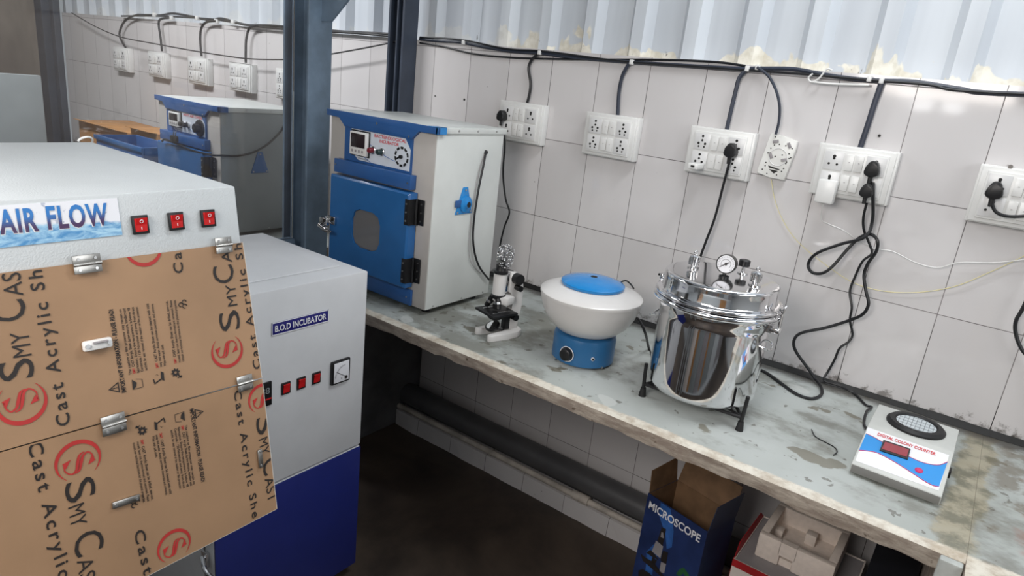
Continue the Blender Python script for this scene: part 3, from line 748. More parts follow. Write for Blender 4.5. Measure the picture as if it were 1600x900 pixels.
# ================================================================== AUTOCLAVE
acx, acy = 1.529, -0.466
aut = thing('autoclave', (acx, acy, BZ), 'polished steel pressure steriliser drum with gauge and valves on a black wire stand', 'autoclave')
def bead(r, z, q, a0, a1, n=7):
    return [(r + q * math.cos(math.radians(a0 + (a1 - a0) * i / n)), z + q * math.sin(math.radians(a0 + (a1 - a0) * i / n))) for i in range(n + 1)]
body = [(0.05, 0.846), (0.12, 0.847)] + bead(0.1265, 0.865, 0.018, -70, 0) + [(0.1445, 0.885), (0.1445, 1.05), (0.1445, 1.066), (0.1475, 1.072), (0.148, 1.090)] + bead(0.1605, 1.1005, 0.0075, -120, 90, 10) + [(0.150, 1.1082)]
MB().lathe(body, (acx, acy, 0), seg=96).build('drum', 'mirror', aut)
lidp = bead(0.1585, 1.1150, 0.0062, -80, 110, 10) + [(0.1490, 1.1225), (0.1475, 1.126), (0.1475, 1.156)] + bead(0.1395, 1.1605, 0.0082, 0, 85, 8) + [(0.13, 1.1692), (0.05, 1.1697), (0.01, 1.170)]
MB().lathe(lidp, (acx, acy, 0), seg=96).build('lid', 'mirror_lid', aut)
LZ = 1.1695
def on_lid(px, py): return at(px, py, 'z', LZ)
for px_, py_ in ((1083, 419), (1179, 446)):
    q_ = on_lid(px_, py_)
    vb = MB().lathe([(0.016, -0.001), (0.016, 0.003), (0.007, 0.004), (0.007, 0.009), (0.0115, 0.010), (0.0115, 0.026), (0.0145, 0.027), (0.0145, 0.033), (0.010, 0.036), (0.004, 0.038)], q_, seg=24).build('safety_valve', 'chrome', aut)
    MB().torus(q_ + V((0, 0, 0.043)), 0.0055, 0.0016, (1, -0.6, 0), 24, 8).build('pull_ring', 'chrome', vb)
    fi = MB()
    for s in range(4):
        a = s * math.pi / 2 + 0.4; fi.box(q_ + V((0.0125 * math.cos(a) - 0.002, 0.0125 * math.sin(a) - 0.002, 0.010)), q_ + V((0.0125 * math.cos(a) + 0.002, 0.0125 * math.sin(a) + 0.002, 0.028)))
    fi.build('valve_rib', 'chrome', vb)
q_ = on_lid(1131, 433)
gst = MB().lathe([(0.013, -0.001), (0.013, 0.004), (0.005, 0.006), (0.005, 0.011)], q_, seg=24).build('gauge_stem', 'black', aut)
gn = V((0.12, -1, 0.12)).normalized(); gc = q_ + V((-0.002, 0.006, 0.0345))
gb = MB().lathe([(0.022, -0.024), (0.0245, -0.022), (0.0258, 0.0), (0.0258, 0.006), (0.0232, 0.0065)], gc, gn, 48).build('pressure_gauge', 'black', aut)
MB().cyl(gc + gn * 0.0062, gc + gn * 0.0072, 0.0226, seg=40).build('gauge_dial', 'print_white', gb)
gr_ = gn.cross(V((0, 0, 1))).normalized() * -1; gu = gr_.cross(gn) * -1
if gu.z < 0: gu = -gu
nd = MB(); gf_ = gc + gn * 0.0078
nd.tube([gf_ + gr_ * -0.014 + gu * -0.010, gf_ + gr_ * 0.008 + gu * 0.006], 0.0011, 6, smooth=False); nd.cyl(gf_, gf_ + gn * 0.002, 0.0035, seg=12)
for i in range(21):
    a = math.radians(-45 + i * 13.5); d = gr_ * math.cos(a) + gu * math.sin(a)
    nd.tube([gf_ + d * 0.0175 - gn * 0.0002, gf_ + d * (0.0205 if i % 5 else 0.0215) - gn * 0.0002], 0.0004, 4, smooth=False)
for i in range(24):
    a = math.radians(-40 + i * 11); a2 = math.radians(-40 + i * 11 + 11)
    nd.tube([gf_ + (gr_ * math.cos(a) + gu * math.sin(a)) * 0.0125 - gn * 0.0002, gf_ + (gr_ * math.cos(a2) + gu * math.sin(a2)) * 0.0125 - gn * 0.0002], 0.0004, 4, smooth=False)
nd.build('needle', 'print_black', gb)
q_ = on_lid(1160, 427)
vs_ = MB().lathe([(0.0145, -0.001), (0.0145, 0.003), (0.005, 0.004), (0.0045, 0.022)], q_, seg=24).build('steam_valve', 'chrome', aut)
MB().lathe([(0.012, 0.020), (0.0148, 0.0215), (0.0148, 0.036), (0.012, 0.038)], q_, seg=20).build('valve_knob', 'black', vs_)
# clamp bolts round the rim
for a in (-4, 56, 116, 176):
    ar = math.radians(a); d = V((math.cos(ar), math.sin(ar), 0)); tg = V((-d.y, d.x, 0)); b0 = V((acx, acy, 0)) + d * 0.164
    rotm = Matrix.Rotation(ar, 3, 'Z')
    cb_ = MB(); c_ = b0 + V((0, 0, 1.07)); cb_.box(c_ - V((0.012, 0.012, 0.006)), c_ + V((0.012, 0.012, 0.006)), 0.002, rot=rotm)
    cb_.box(V((acx, acy, 1.066)) + d * 0.150 - V((0.008, 0.011, 0.005)), V((acx, acy, 1.076)) + d * 0.150 + V((0.008, 0.011, 0.005)), rot=rotm)
    cb_.tube([b0 + d * 0.006 + V((0, 0, 1.068)), b0 + d * 0.006 + V((0, 0, 1.128))], 0.0034, 10, smooth=False)
    cb_ = cb_.build('clamp', 'mirror_soft', aut)
    w = MB(); zt_ = 1.124; bb = b0 + d * 0.006
    w.tube([bb - tg * 0.02 + V((0, 0, zt_ + 0.006)), bb - tg * 0.006 + V((0, 0, zt_)), bb + tg * 0.006 + V((0, 0, zt_)), bb + tg * 0.02 + V((0, 0, zt_ + 0.006))], 0.0036, 8)
    w.cyl(bb + V((0, 0, zt_ - 0.008)), bb + V((0, 0, zt_ + 0.006)), 0.0065, seg=12)
    w.build('wing_nut', 'chrome', cb_)
# carrying loops on the drum
for sgn in (-1, 1):
    h = MB(); c0 = V((acx + sgn * 0.1435, acy - 0.02, 1.03))
    h.tube([c0 + V((0, -0.03, 0)), c0 + V((sgn * 0.016, -0.028, -0.004)), c0 + V((sgn * 0.022, 0, -0.012)), c0 + V((sgn * 0.016, 0.028, -0.004)), c0 + V((0, 0.03, 0))], 0.003, 8); h.build('handle', 'chrome', aut)
# wire stand
fts = [V((1.407, -0.56, BZ)), V((1.677, -0.543, BZ)), V((1.52, -0.29, BZ))]
sd = thing('wire_stand', (acx, acy, BZ), 'low black wire tripod stand holding the steel steriliser drum', 'stand')
for fpt in fts:
    d = V((fpt.x - acx, fpt.y - acy, 0)).normalized(); ft = fpt.copy()
    lg = MB(); lg.cyl(ft + V((0, 0, 0.018)), ft + V((0, 0, 0.098)) + d * 0.004, 0.0052, seg=12); lg = lg.build('leg', 'black', sd)
    MB().cyl(ft + V((0, 0, 0.0003)), ft + V((0, 0, 0.026)), 0.0105, 0.0072, seg=14).build('rubber_foot', 'rubber', lg)
rl = MB()
for i in range(3): rl.tube([fts[i] + V((0, 0, 0.036)), fts[(i + 1) % 3] + V((0, 0, 0.036))], 0.0045, 10, smooth=False)
rl.build('rail', 'black', sd)
rl = MB()
for i in range(3):
    c_ = V((acx, acy, BZ + 0.037)); e_ = c_ + (fts[i] + V((0, 0, 0.037)) - c_) * 0.98; rl.tube([c_, e_], 0.0042, 10, smooth=False)
rl.build('spoke', 'black', sd)

# ================================================================== MICROSCOPE
mB = V((0.887, -0.462, BZ)); mF = V((-0.278, -0.9606, 0)); mR = V((0.9606, -0.278, 0)); mU = V((0, 0, 1))
mrot = Matrix(((mR.x, mF.x * -1, 0), (mR.y, mF.y * -1, 0), (0, 0, 1)))
mic = thing('microscope', mB, 'small white student microscope with black stage, eyepiece wrapped in clear film', 'microscope')
def ml_(r, f, z): return mB + mR * r + mF * f + mU * z
def mbox(mb, r0, r1, f0, f1, z0, z1, bev=0.002, mi=None):
    c = ml_((r0 + r1) / 2, (f0 + f1) / 2, (z0 + z1) / 2); s = V((abs(r1 - r0), abs(f1 - f0), abs(z1 - z0))) / 2
    mb.box(c - s, c + s, bev, mi, mrot); return mb
ub = MB()
outer = [(-0.045, 0.128), (-0.047, 0.06), (-0.043, 0.02), (-0.028, -0.005), (0, -0.012), (0.028, -0.005), (0.043, 0.02), (0.047, 0.06), (0.045, 0.128), (0.038, 0.136), (0.028, 0.134), (0.023, 0.12), (0.022, 0.075), (0.012, 0.06), (-0.012, 0.06), (-0.022, 0.075), (-0.023, 0.12), (-0.028, 0.134), (-0.038, 0.136)]
ub.prism([ml_(r, f, 0.0005) for r, f in outer], mU * 0.022, bevel=0.003); ub.build('base', 'bowl_white', mic)
ab = MB()
prof = [(0.002, 0.02), (0.0, 0.06), (-0.006, 0.10), (-0.008, 0.15), (0.0, 0.19), (0.018, 0.212), (0.05, 0.216), (0.052, 0.15), (0.04, 0.145), (0.03, 0.125), (0.03, 0.10), (0.036, 0.075), (0.036, 0.02)]
ab.prism([ml_(-0.013, f, z) for f, z in prof], mR * 0.026, bevel=0.003); ab.build('arm', 'bowl_white', mic)
TF = 0.084
MB().cyl(ml_(0, TF, 0.145), ml_(0, TF, 0.214), 0.021, seg=32).build('tube', 'bowl_white', mic)
rk = MB(); mbox(rk, -0.009, 0.009, 0.0525, 0.066, 0.150, 0.212, 0.001); rk.build('rack', 'mirror_soft', mic)
ey = MB().lathe([(0.0235, 0.2142), (0.0235, 0.222), (0.018, 0.224), (0.015, 0.236), (0.014, 0.262), (0.012, 0.264)], ml_(0, TF, 0), seg=32).build('eyepiece', 'black', mic)
wr_ = MB(); wr_.lathe([(0.016, 0.234), (0.021, 0.238), (0.0255, 0.25), (0.028, 0.272), (0.0255, 0.292), (0.017, 0.303), (0.004, 0.307)], ml_(0.004, TF - 0.008, 0), seg=26)
for v in wr_.bm.verts:
    c = v.co * 60; v.co += V((mnoise.noise(c), mnoise.noise(c + V((9, 0, 0))), mnoise.noise(c + V((0, 9, 0))) * 0.5)) * 0.004
wr_.build('film_wrap', 'wrap', mic, 15)
np_ = MB(); np_.lathe([(0.021, 0.144), (0.024, 0.142), (0.024, 0.136), (0.018, 0.130)], ml_(0, TF, 0), seg=28); np_.build('nosepiece', 'black', mic)
ar_ = MB(); ar_.prism([ml_(-0.02, 0.035, 0.118), ml_(0.026, 0.035, 0.112), ml_(0.036, 0.07, 0.112), ml_(0.018, 0.1, 0.118), ml_(-0.014, 0.1, 0.122), ml_(-0.024, 0.075, 0.122)], mU * 0.026, bevel=0.005); ar_.build('nosepiece_mount', 'bowl_white', mic)
for dr, df, tl, ln in ((-0.030, 0.020, 0.020, 0.034), (0.0, 0.008, 0.0, 0.036), (0.024, 0.014, -0.016, 0.03)):
    b0 = ml_(dr * 0.5, TF + df * 0.5, 0.132); b1 = ml_(dr * 0.5 + dr * 0.55, TF + df, 0.132 - ln)
    ob = MB().cyl(b0, b1, 0.011, 0.0085, seg=18).build('objective', 'black', mic)
    MB().cyl(b0.lerp(b1, 0.35), b0.lerp(b1, 0.55), 0.0115, 0.0108, seg=18).build('objective_ring', 'chrome', ob)
sg = MB(); mbox(sg, -0.05, 0.05, 0.035, 0.135, 0.082, 0.0905, 0.002); sg = sg.build('stage', 'black', mic)
scp = MB(); mbox(scp, -0.03, -0.024, 0.05, 0.12, 0.0906, 0.0925, 0.0005); mbox(scp, 0.024, 0.03, 0.05, 0.12, 0.0906, 0.0925, 0.0005); scp.build('stage_clip', 'chrome', sg)
sb_ = MB(); mbox(sb_, -0.012, 0.012, 0.034, 0.052, 0.02, 0.082, 0.001); sb_.build('stage_bracket', 'black', mic)
MB().lathe([(0.020, 0.062), (0.024, 0.066), (0.024, 0.078), (0.02, 0.0815)], ml_(0, 0.088, 0), seg=26).build('condenser', 'black', mic)
mi_c = ml_(0, 0.094, 0.036); mi_n = V((mF.x * 0.45, mF.y * 0.45, 0.85)).normalized()
mo = MB().lathe([(0.022, -0.005), (0.025, 0), (0.025, 0.004), (0.021, 0.005)], mi_c, mi_n, 28).build('mirror', 'black', mic)
MB().cyl(mi_c + mi_n * 0.005, mi_c + mi_n * 0.0056, 0.0195, seg=26).build('mirror_glass', 'mirror', mo)
fk = MB(); fk.tube([mi_c + mR * 0.026, ml_(0.012, 0.06, 0.022), ml_(0.0, 0.05, 0.03)], 0.003, 8); fk.build('mirror_fork', 'black', mic)
for f_, z_, rr_, w_ in ((0.03, 0.196, 0.0185, 0.020), (0.024, 0.166, 0.010, 0.022), (0.026, 0.066, 0.011, 0.018)):
    for s_ in (-1, 1):
        MB().cyl(ml_(s_ * 0.013, f_, z_), ml_(s_ * (0.015 + w_), f_, z_), rr_, rr_ * 0.96, seg=22).build('focus_knob', 'black', mic)

# ================================================================== COLONY COUNTER
X0, X1 = 1.942, 2.127
ctr = thing('colony_counter', ((X0 + X1) / 2, -0.4, BZ), 'small grey sloping digital colony counter with ring and red display, right end of bench', 'counter')
zb_ = BZ + 0.006
pr_ = [(-0.55, zb_), (-0.55, 0.832), (-0.40, 0.881), (-0.25, 0.883), (-0.25, zb_)]
MB().prism([(X0, y, z) for y, z in pr_], (X1 - X0, 0, 0), bevel=0.003).build('housing', 'counter_body', ctr)
MB().box((X0 + 0.002, -0.5515, zb_ + 0.002), (X1 - 0.002, -0.5498, 0.830), 0.0005).build('front_shade', 'counter_shade', ctr)  # thin darker sheet paints the shade of the front face
for fx in (X0 + 0.02, X1 - 0.02):
    for fy in (-0.52, -0.28): MB().cyl((fx, fy, BZ + 0.0003), (fx, fy, zb_), 0.009, seg=14).build('foot', 'rubber', ctr)
sn = V((0, -(0.881 - 0.832), 0.15)).normalized(); sn = V((0, -0.049, 0.15)).normalized(); sp0 = V((X0, -0.55, 0.832))
def sl(cx_, cy_, lift=0.0): return at_plane(1310 + cx_ / 5, 620 + cy_ / 5, sp0, sn) + sn * lift
fp = MB(); fp.prism([sl(230, 240), sl(865, 458), sl(782, 735), sl(132, 500)], sn * 0.0008); fp = fp.build('face_plate', 'print_white', ctr, 0)
topc = [(215, 290), (270, 315), (340, 355), (450, 425), (560, 475), (640, 510), (720, 531), (790, 535), (852, 512)]
botc = [(785, 705), (740, 697), (680, 667), (600, 615), (500, 550), (400, 490), (300, 440), (220, 425), (160, 420)]
wv = MB(); wv.poly([sl(a, b, 0.0012) for a, b in topc + botc]); wv.build('printed_wave', 'wave_blue', fp, 0)
ed = MB()
for crv in (topc, botc): ed.tube([sl(a, b, 0.0014) for a, b in crv], 0.0009, 4, n=3)
ed.build('printed_edge', 'magenta', fp)
tx = MB(); put_text(tx, 'DIGITAL COLONY COUNTER', sl(303, 303), sl(757, 462), 0.0105, sn, 0.03, 0.0016); tx.build('lettering', 'print_red', fp, 0)
dsp = MB(); dsp.prism([sl(350, 345), sl(562, 415), sl(540, 497), sl(320, 425)], sn * 0.004); dsp = dsp.build('display', 'black', ctr, 0)
MB().prism([sl(362, 362, 0.004), sl(548, 422, 0.004), sl(530, 480, 0.004), sl(336, 416, 0.004)], sn * 0.0008).build('display_glass', 'lcd', dsp, 0)
b_ = sl(628, 578); MB().lathe([(0.0085, 0), (0.0085, 0.002), (0.006, 0.004)], b_, sn, 20).build('button', 'magenta', ctr)
rc = at(1430.5, 666, 'z', 0.8825); rc.y = max(rc.y, -0.326); rr_ = 0.066
MB().lathe([(rr_ * 0.68, 0.0), (rr_ * 0.68, 0.006), (rr_ * 0.74, 0.010), (rr_ * 0.9, 0.010), (rr_, 0.004), (rr_, -0.001)], rc, seg=56).build('ring', 'rubber', ctr)
MB().cyl(rc + V((0, 0, 0.006)), rc + V((0, 0, 0.0068)), rr_ * 0.675, seg=48).build('counting_plate', 'glass_grid', ctr)
gl_ = MB(); R2 = rr_ * 0.66
for i in range(-4, 5):
    o_ = i * R2 / 4.6; h_ = math.sqrt(R2 ** 2 - o_ ** 2)
    gl_.box(rc + V((o_ - 0.0005, -h_, 0.0068)), rc + V((o_ + 0.0005, h_, 0.0072)))
    if i % 2 == 0: gl_.box(rc + V((-h_, o_ - 0.0005, 0.0068)), rc + V((h_, o_ + 0.0005, 0.0072)))
gl_.build('grid', 'grid_line', ctr, 0)
MB().box((X1 + 0.0005, -0.43, 0.826), (X1 + 0.006, -0.40, 0.842), 0.001).build('power_switch', 'black', ctr)

# ================================================================== B.O.D INCUBATOR
bx0, bx1, by0, by1, bzt = 0.17, 0.682, -1.41, -0.93, 1.042
bod = thing('bod_incubator', ((bx0 + bx1) / 2, (by0 + by1) / 2, 0), 'tall white cabinet with navy lower door lettered B.O.D INCUBATOR, standing on the floor', 'incubator')
b = MB(); b.box((bx0, by0, 0.03), (bx1 - 0.055, by1, 0.478), 0.003); b.build('lower_body', 'powder_white', bod)
b = MB(); b.box((bx0 + 0.01, by0 + 0.01, 0.0005), (bx1 - 0.07, by1 - 0.01, 0.03)); b.build('plinth', 'black', bod, 0)
b = MB(); b.box((bx0, by0, 0.482), (bx1, by1, bzt - 0.002), 0.004); b.build('upper_body', 'powder_white', bod)
b = MB(); b.box((bx0 + 0.02, by0 + 0.02, bzt - 0.0018), (bx1 - 0.075, by1 - 0.04, bzt + 0.003), 0.002); b.build('top_panel', 'powder_white', bod)
b = MB(); b.box((bx1 - 0.0535, by0 + 0.004, 0.045), (bx1 - 0.047, by1 - 0.004, 0.474)); b.build('gasket', 'rubber', bod, 0)
dd = MB(); dd.box((bx1 - 0.046, by0, 0.04), (bx1 - 0.0025, by1, 0.476), 0.003); dd = dd.build('door', 'powder_white', bod)
MB().box((bx1 - 0.002, by0 + 0.001, 0.041), (bx1 + 0.003, by1 - 0.001, 0.475), 0.002).build('door_skin', 'navy', dd)
lt = MB(); lt.box((bx1 - 0.045, by0 - 0.012, 0.30), (bx1 - 0.02, by0 - 0.0005, 0.345), 0.003); lt = lt.build('latch', 'chrome', bod)
MB().tube([(bx1 - 0.03, by0 - 0.016, 0.335), (bx1 + 0.0, by0 - 0.026, 0.32), (bx1 + 0.03, by0 - 0.02, 0.30)], 0.006, 10).build('lever', 'chrome', lt)
bn_ = V((1, 0, 0))
def bp(px, py, lift=0.0): return at(px, py, 'x', bx1) + V((lift, 0, 0))
npn = [bp(424, 504), bp(513, 484.5), bp(512, 503), bp(425, 523.5)]
nb = MB(); zt0 = (npn[0].z + npn[1].z) / 2; zb0 = (npn[2].z + npn[3].z) / 2
nb.box((bx1 + 0.0002, npn[0].y, zb0), (bx1 + 0.0018, npn[1].y, zt0), 0.0004); nb = nb.build('nameplate', 'print_navy', bod)
bd = MB()
for (a0, a1, c0, c1) in ((npn[0].y, npn[1].y, zt0 - 0.002, zt0), (npn[0].y, npn[1].y, zb0, zb0 + 0.002), (npn[0].y, npn[0].y + 0.0018, zb0, zt0), (npn[1].y - 0.0018, npn[1].y, zb0, zt0)):
    bd.box((bx1 + 0.0018, a0, c0), (bx1 + 0.0024, a1, c1))
bd.build('nameplate_border', 'print_white', nb, 0)
tx = MB(); hz_ = zt0 - zb0; put_text(tx, 'B.O.D INCUBATOR', (bx1 + 0.0019, npn[0].y + 0.009, zb0 + hz_ * 0.26), (bx1 + 0.0019, npn[1].y - 0.008, zb0 + hz_ * 0.26), hz_ * 0.5, bn_, 0.022); tx.build('lettering', 'print_white', nb, 0)
# rocker switches
def rocker(parent, c, n, up, w, h, red='red_switch', marks=True, tilt=1):
    n = V(n).normalized(); up = V(up).normalized(); rt = up.cross(n).normalized(); c = V(c)
    rot = Matrix(((rt.x, up.x, n.x), (rt.y, up.y, n.y), (rt.z, up.z, n.z)))
    o = MB(); s = V((w / 2, h / 2, 0.002)); o.box(c + n * 0.0022 - s, c + n * 0.0022 + s, 0.0008, rot=rot); o = o.build('rocker_switch', 'black', parent)
    r = MB(); a, b_ = w * 0.36, h * 0.36
    hi, lo = (0.0085, 0.0045) if tilt > 0 else (0.0045, 0.0085)
    pts = [(-b_, 0.0043), (-b_, lo), (0, 0.0058), (b_, hi), (b_, 0.0043)]
    r.prism([c - rt * a + up * u + n * v for u, v in pts], rt * (2 * a)); r = r.build('rocker', red, o, 0)
    if marks:
        k = MB(); z1 = c + up * (b_ * 0.5) + n * ((0.0058 + hi) / 2 + 0.0005); z2 = c - up * (b_ * 0.5) + n * ((0.0058 + lo) / 2 + 0.0005)
        n1 = (n * b_ - up * (hi - 0.0058)).normalized(); k.torus(z1, w * 0.1, w * 0.018, n1, 18, 6); k.tube([z2 - up * h * 0.07, z2 + up * h * 0.07], w * 0.02, 5, smooth=False)
        k.build('switch_mark', 'print_white', r)
    return o
for px_, py_, tl in ((446, 606, 1), (470, 598, 1), (493.5, 590, 1)):
    rocker(bod, bp(px_, py_), bn_, (0, 0, 1), 0.027, 0.034, 'red_switch' if px_ == 470 else 'dark_red_switch' if False else 'red_switch', False, tl)
# temperature display
q_ = bp(416, 615); o = MB(); o.box((bx1 + 0.0002, q_.y - 0.03, q_.z - 0.034), (bx1 + 0.006, q_.y + 0.0135, q_.z + 0.034), 0.002); o = o.build('temperature_display', 'black', bod)
tx = MB(); put_text(tx, '88', (bx1 + 0.0061, q_.y - 0.02, q_.z + 0.002), (bx1 + 0.0061, q_.y + 0.006, q_.z + 0.002), 0.018, bn_); tx.build('digits', 'oven_dark', o, 0)
MB().box((bx1 + 0.006, q_.y - 0.028, q_.z - 0.0155), (bx1 + 0.0068, q_.y + 0.0125, q_.z - 0.012)).build('display_line', 'red_switch', o, 0)
# voltmeter
q_ = bp(530, 579); o = MB(); o.box((bx1 + 0.0002, q_.y - 0.0325, q_.z - 0.036), (bx1 + 0.010, q_.y + 0.0325, q_.z + 0.036), 0.003); o = o.build('voltmeter', 'black', bod)
MB().box((bx1 + 0.010, q_.y - 0.0265, q_.z - 0.030), (bx1 + 0.0112, q_.y + 0.0265, q_.z + 0.031), 0.0005).build('meter_dial', 'print_white', o)
nd = MB(); xx = bx1 + 0.0118; nd.tube([(xx, q_.y + 0.012, q_.z - 0.016), (xx, q_.y - 0.018, q_.z + 0.004)], 0.0007, 5, smooth=False)
for i in range(15):
    a = math.radians(95 + i * 6); nd.tube([(xx, q_.y + 0.014 + 0.034 * math.cos(a), q_.z - 0.016 + 0.034 * math.sin(a)), (xx, q_.y + 0.014 + 0.038 * math.cos(a), q_.z - 0.016 + 0.038 * math.sin(a))], 0.0005, 4, smooth=False)
put_text(nd, 'V', (xx, q_.y - 0.003, q_.z - 0.022), (xx, q_.y + 0.002, q_.z - 0.022), 0.006, bn_); nd.cyl((xx - 0.0005, q_.y + 0.016, q_.z - 0.02), (xx + 0.001, q_.y + 0.016, q_.z - 0.02), 0.005, seg=14)
nd.build('needle', 'print_black', o)

# ================================================================== LAMINAR AIR FLOW CABINET
LA, LB, LE = V((1.131, -1.609, 1.40)), V((1.146, -1.609, 1.314)), at(409.5, 592, 'y', -1.609)
LW = 0.75; yl = LA.y - LW; LBK = 0.647
lam = thing('air_flow_cabinet', (0.9, LA.y - LW / 2, 0), 'pale grey air flow cabinet with brown paper covered acrylic front, nearest at the left', 'cabinet')
b = MB(); b.prism([(LBK, LA.y, 1.40), (LA.x, LA.y, 1.40), (LB.x, LA.y, LB.z - 0.004), (LB.x - 0.02, LA.y, 0.93), (LBK, LA.y, 0.93)], (0, -LW, 0), bevel=0.003)
b.build('hood', 'powder_grey', lam, 30)
for qx in (0.70, 1.0):
    for qy in (-2.0, yl + 0.03): MB().box((qx, qy - 0.04, 0.0005), (qx + 0.04, qy, 0.929), 0.002).build('leg', 'powder_grey', lam)
hn = V((LA.z - LB.z, 0, LB.x - LA.x)).normalized()
def lp(px, py, lift=0.0): return at_plane(px, py, LA, hn) + hn * lift
hu = (LA - LB).normalized()
# sticker
s0, s1 = lp(191, 367), lp(0, 386); st = MB(); top_ = lp(187, 309)
hgt = (top_ - s0).dot(hu); yS0 = s0.y; yS1 = -2.05
st.prism([LB + V((0, yS0 - LB.y, 0)) + hu * ((s0 - LB).dot(hu)), LB + V((0, yS1 - LB.y, 0)) + hu * ((s0 - LB).dot(hu)), LB + V((0, yS1 - LB.y, 0)) + hu * ((s0 - LB).dot(hu) + hgt), LB + V((0, yS0 - LB.y, 0)) + hu * ((s0 - LB).dot(hu) + hgt)], hn * 0.0008)
st = st.build('nameplate', 'water', lam, 0)
tw = [('FLOW', lp(75, 357.5), lp(170, 350)), ('AIR', lp(0, 365), lp(61, 359.5)), ('LAMINAR', lp(-130, 378), lp(-14, 366.5))]
a = MB(); w_ = MB()
for s_, p0, p1 in tw:
    put_text(w_, s_, p0, p1, 0.0285, hn, 0.055, 0.0010, sp=1.12); put_text(a, s_, p0, p1, 0.0285, hn, 0.03, 0.0014, sp=1.12)
w_.build('lettering_outline', 'print_white', st, 0); a.build('lettering', 'airflow', st, 0)
for px_, py_ in ((218, 351), (274, 345.5), (324, 341)):
    rocker(lam, lp(px_, py_), hn, hu, 0.0215, 0.0255)
# acrylic sheets in kraft paper: upper flap and lower flap, hinged
MX = 0.004
un = V((LB.z - LE.z, 0, LE.x - LB.x)).normalized(); uo = LB + un * 0.004
LE2 = V((LE.x, LE.y, LE.z)); LF = V((1.240, -1.609, 0.879)); dn = V((LE.z - LF.z, 0, LF.x - LE.x)).normalized()
def up_(px, py, lift=0.0): return at_plane(px, py, uo, un) + un * lift
dOrg = LE + un * 0.004
def dp(px, py, lift=0.0): return at_plane(px, py, dOrg, dn) + dn * lift
uTR = up_(379, 379); uBR = up_(409, 591); uBL = up_(0, 706.5); uTL = up_(0, 427)
def ext(p, q, y):
    d = q - p; return p + d * ((y - p.y) / d.y)
uTL2 = ext(uTR, uTL, -2.3); uBL2 = ext(uBR, uBL, -2.3)
uBR_in = uBR + (uTR - uBR).normalized() * 0.001
upper = MB().prism([uTR, uTL2, uBL2 + (uTR - uBR).normalized() * 0.001, uBR_in], un * -0.003).build('upper_flap', 'kraft', lam, 0)
dTR = dp(409.5, 592.5); dBR = dp(432.5, 795); dBL = dp(240, 895); dTL = dp(0, 708)
dTL2 = ext(dTR, dTL, -2.3); dBL2 = ext(dBR, dBL, -2.3)
lower = MB().prism([dTR, dTL2, dBL2, dBR], dn * -0.003).build('lower_flap', 'kraft', lam, 0)
er = MB()
for a_, b_, n__ in ((uTR, uBR_in, un), (dTR, dBR, dn), (dBR, dBL2, dn)):
    d_ = (b_ - a_).normalized(); o_ = d_.cross(n__).normalized() * 0.0009
    if n__ is dn and a_ is dBR: o_ = V((0, 0, -0.0009))
    else: o_ = V((0, 0.0009, 0))
    er.prism([a_, b_, b_ - n__ * 0.003, a_ - n__ * 0.003], o_)
er.build('flap_edge', 'acrylic', lam, 0)

def emblem(mb, c, R_, e1, n, mi):
    e1 = V(e1).normalized(); e2 = V(n).cross(e1).normalized(); lift = V(n) * 0.0007
    def P(X, Y): return c + e2 * (X * R_) + e1 * (Y * R_) + lift   # X to the letters' top, Y along the reading direction
    # crescent ring open towards the text
    segs = 40; A = []
    for i in range(segs + 1):
        a = math.radians(90 + 38 + (360 - 76) * i / segs); f = math.sin(math.pi * i / segs)
        A.append((P(math.cos(a), math.sin(a)), P(math.cos(a) * (1 - 0.19 * f - 0.015), math.sin(a) * (1 - 0.19 * f - 0.015))))
    for (o0, i0), (o1, i1) in zip(A, A[1:]): mb.poly([o0, o1, i1, i0], mi)
    def ribbon(path, wd):
        pth = smooth_path([V((x, y, 0)) for x, y in path], 5); L = []
        for i, q in enumerate(pth):
            t = (pth[min(i + 1, len(pth) - 1)] - pth[max(i - 1, 0)]).normalized(); nn = V((-t.y, t.x, 0))
            u = i / (len(pth) - 1) * (len(wd) - 1); k = min(int(u), len(wd) - 2); w = wd[k] + (wd[k + 1] - wd[k]) * (u - k)
            L.append((P(*(q + nn * w / 2).xy), P(*(q - nn * w / 2).xy)))
        for (a0, b0), (a1, b1) in zip(L, L[1:]): mb.poly([a0, a1, b1, b0], mi)
    ribbon([(-0.62, 0.0), (-0.60, 0.36), (-0.36, 0.58), (-0.14, 0.44), (-0.04, 0.10), (0.08, -0.22), (0.30, -0.33)], [0.05, 0.06, 0.07, 0.11, 0.14, 0.10, 0.04])
    ribbon([(-0.24, 0.60), (-0.02, 0.50), (0.12, 0.12), (0.24, -0.16), (0.46, -0.26), (0.62, -0.05), (0.66, 0.22)], [0.04, 0.10, 0.14, 0.11, 0.07, 0.06, 0.05])
    mb.poly([P(-0.68, -0.05), P(-0.30, -0.15), P(-0.56, 0.24)], mi); mb.poly([P(0.72, 0.27), P(0.38, 0.38), P(0.60, -0.04)], mi)

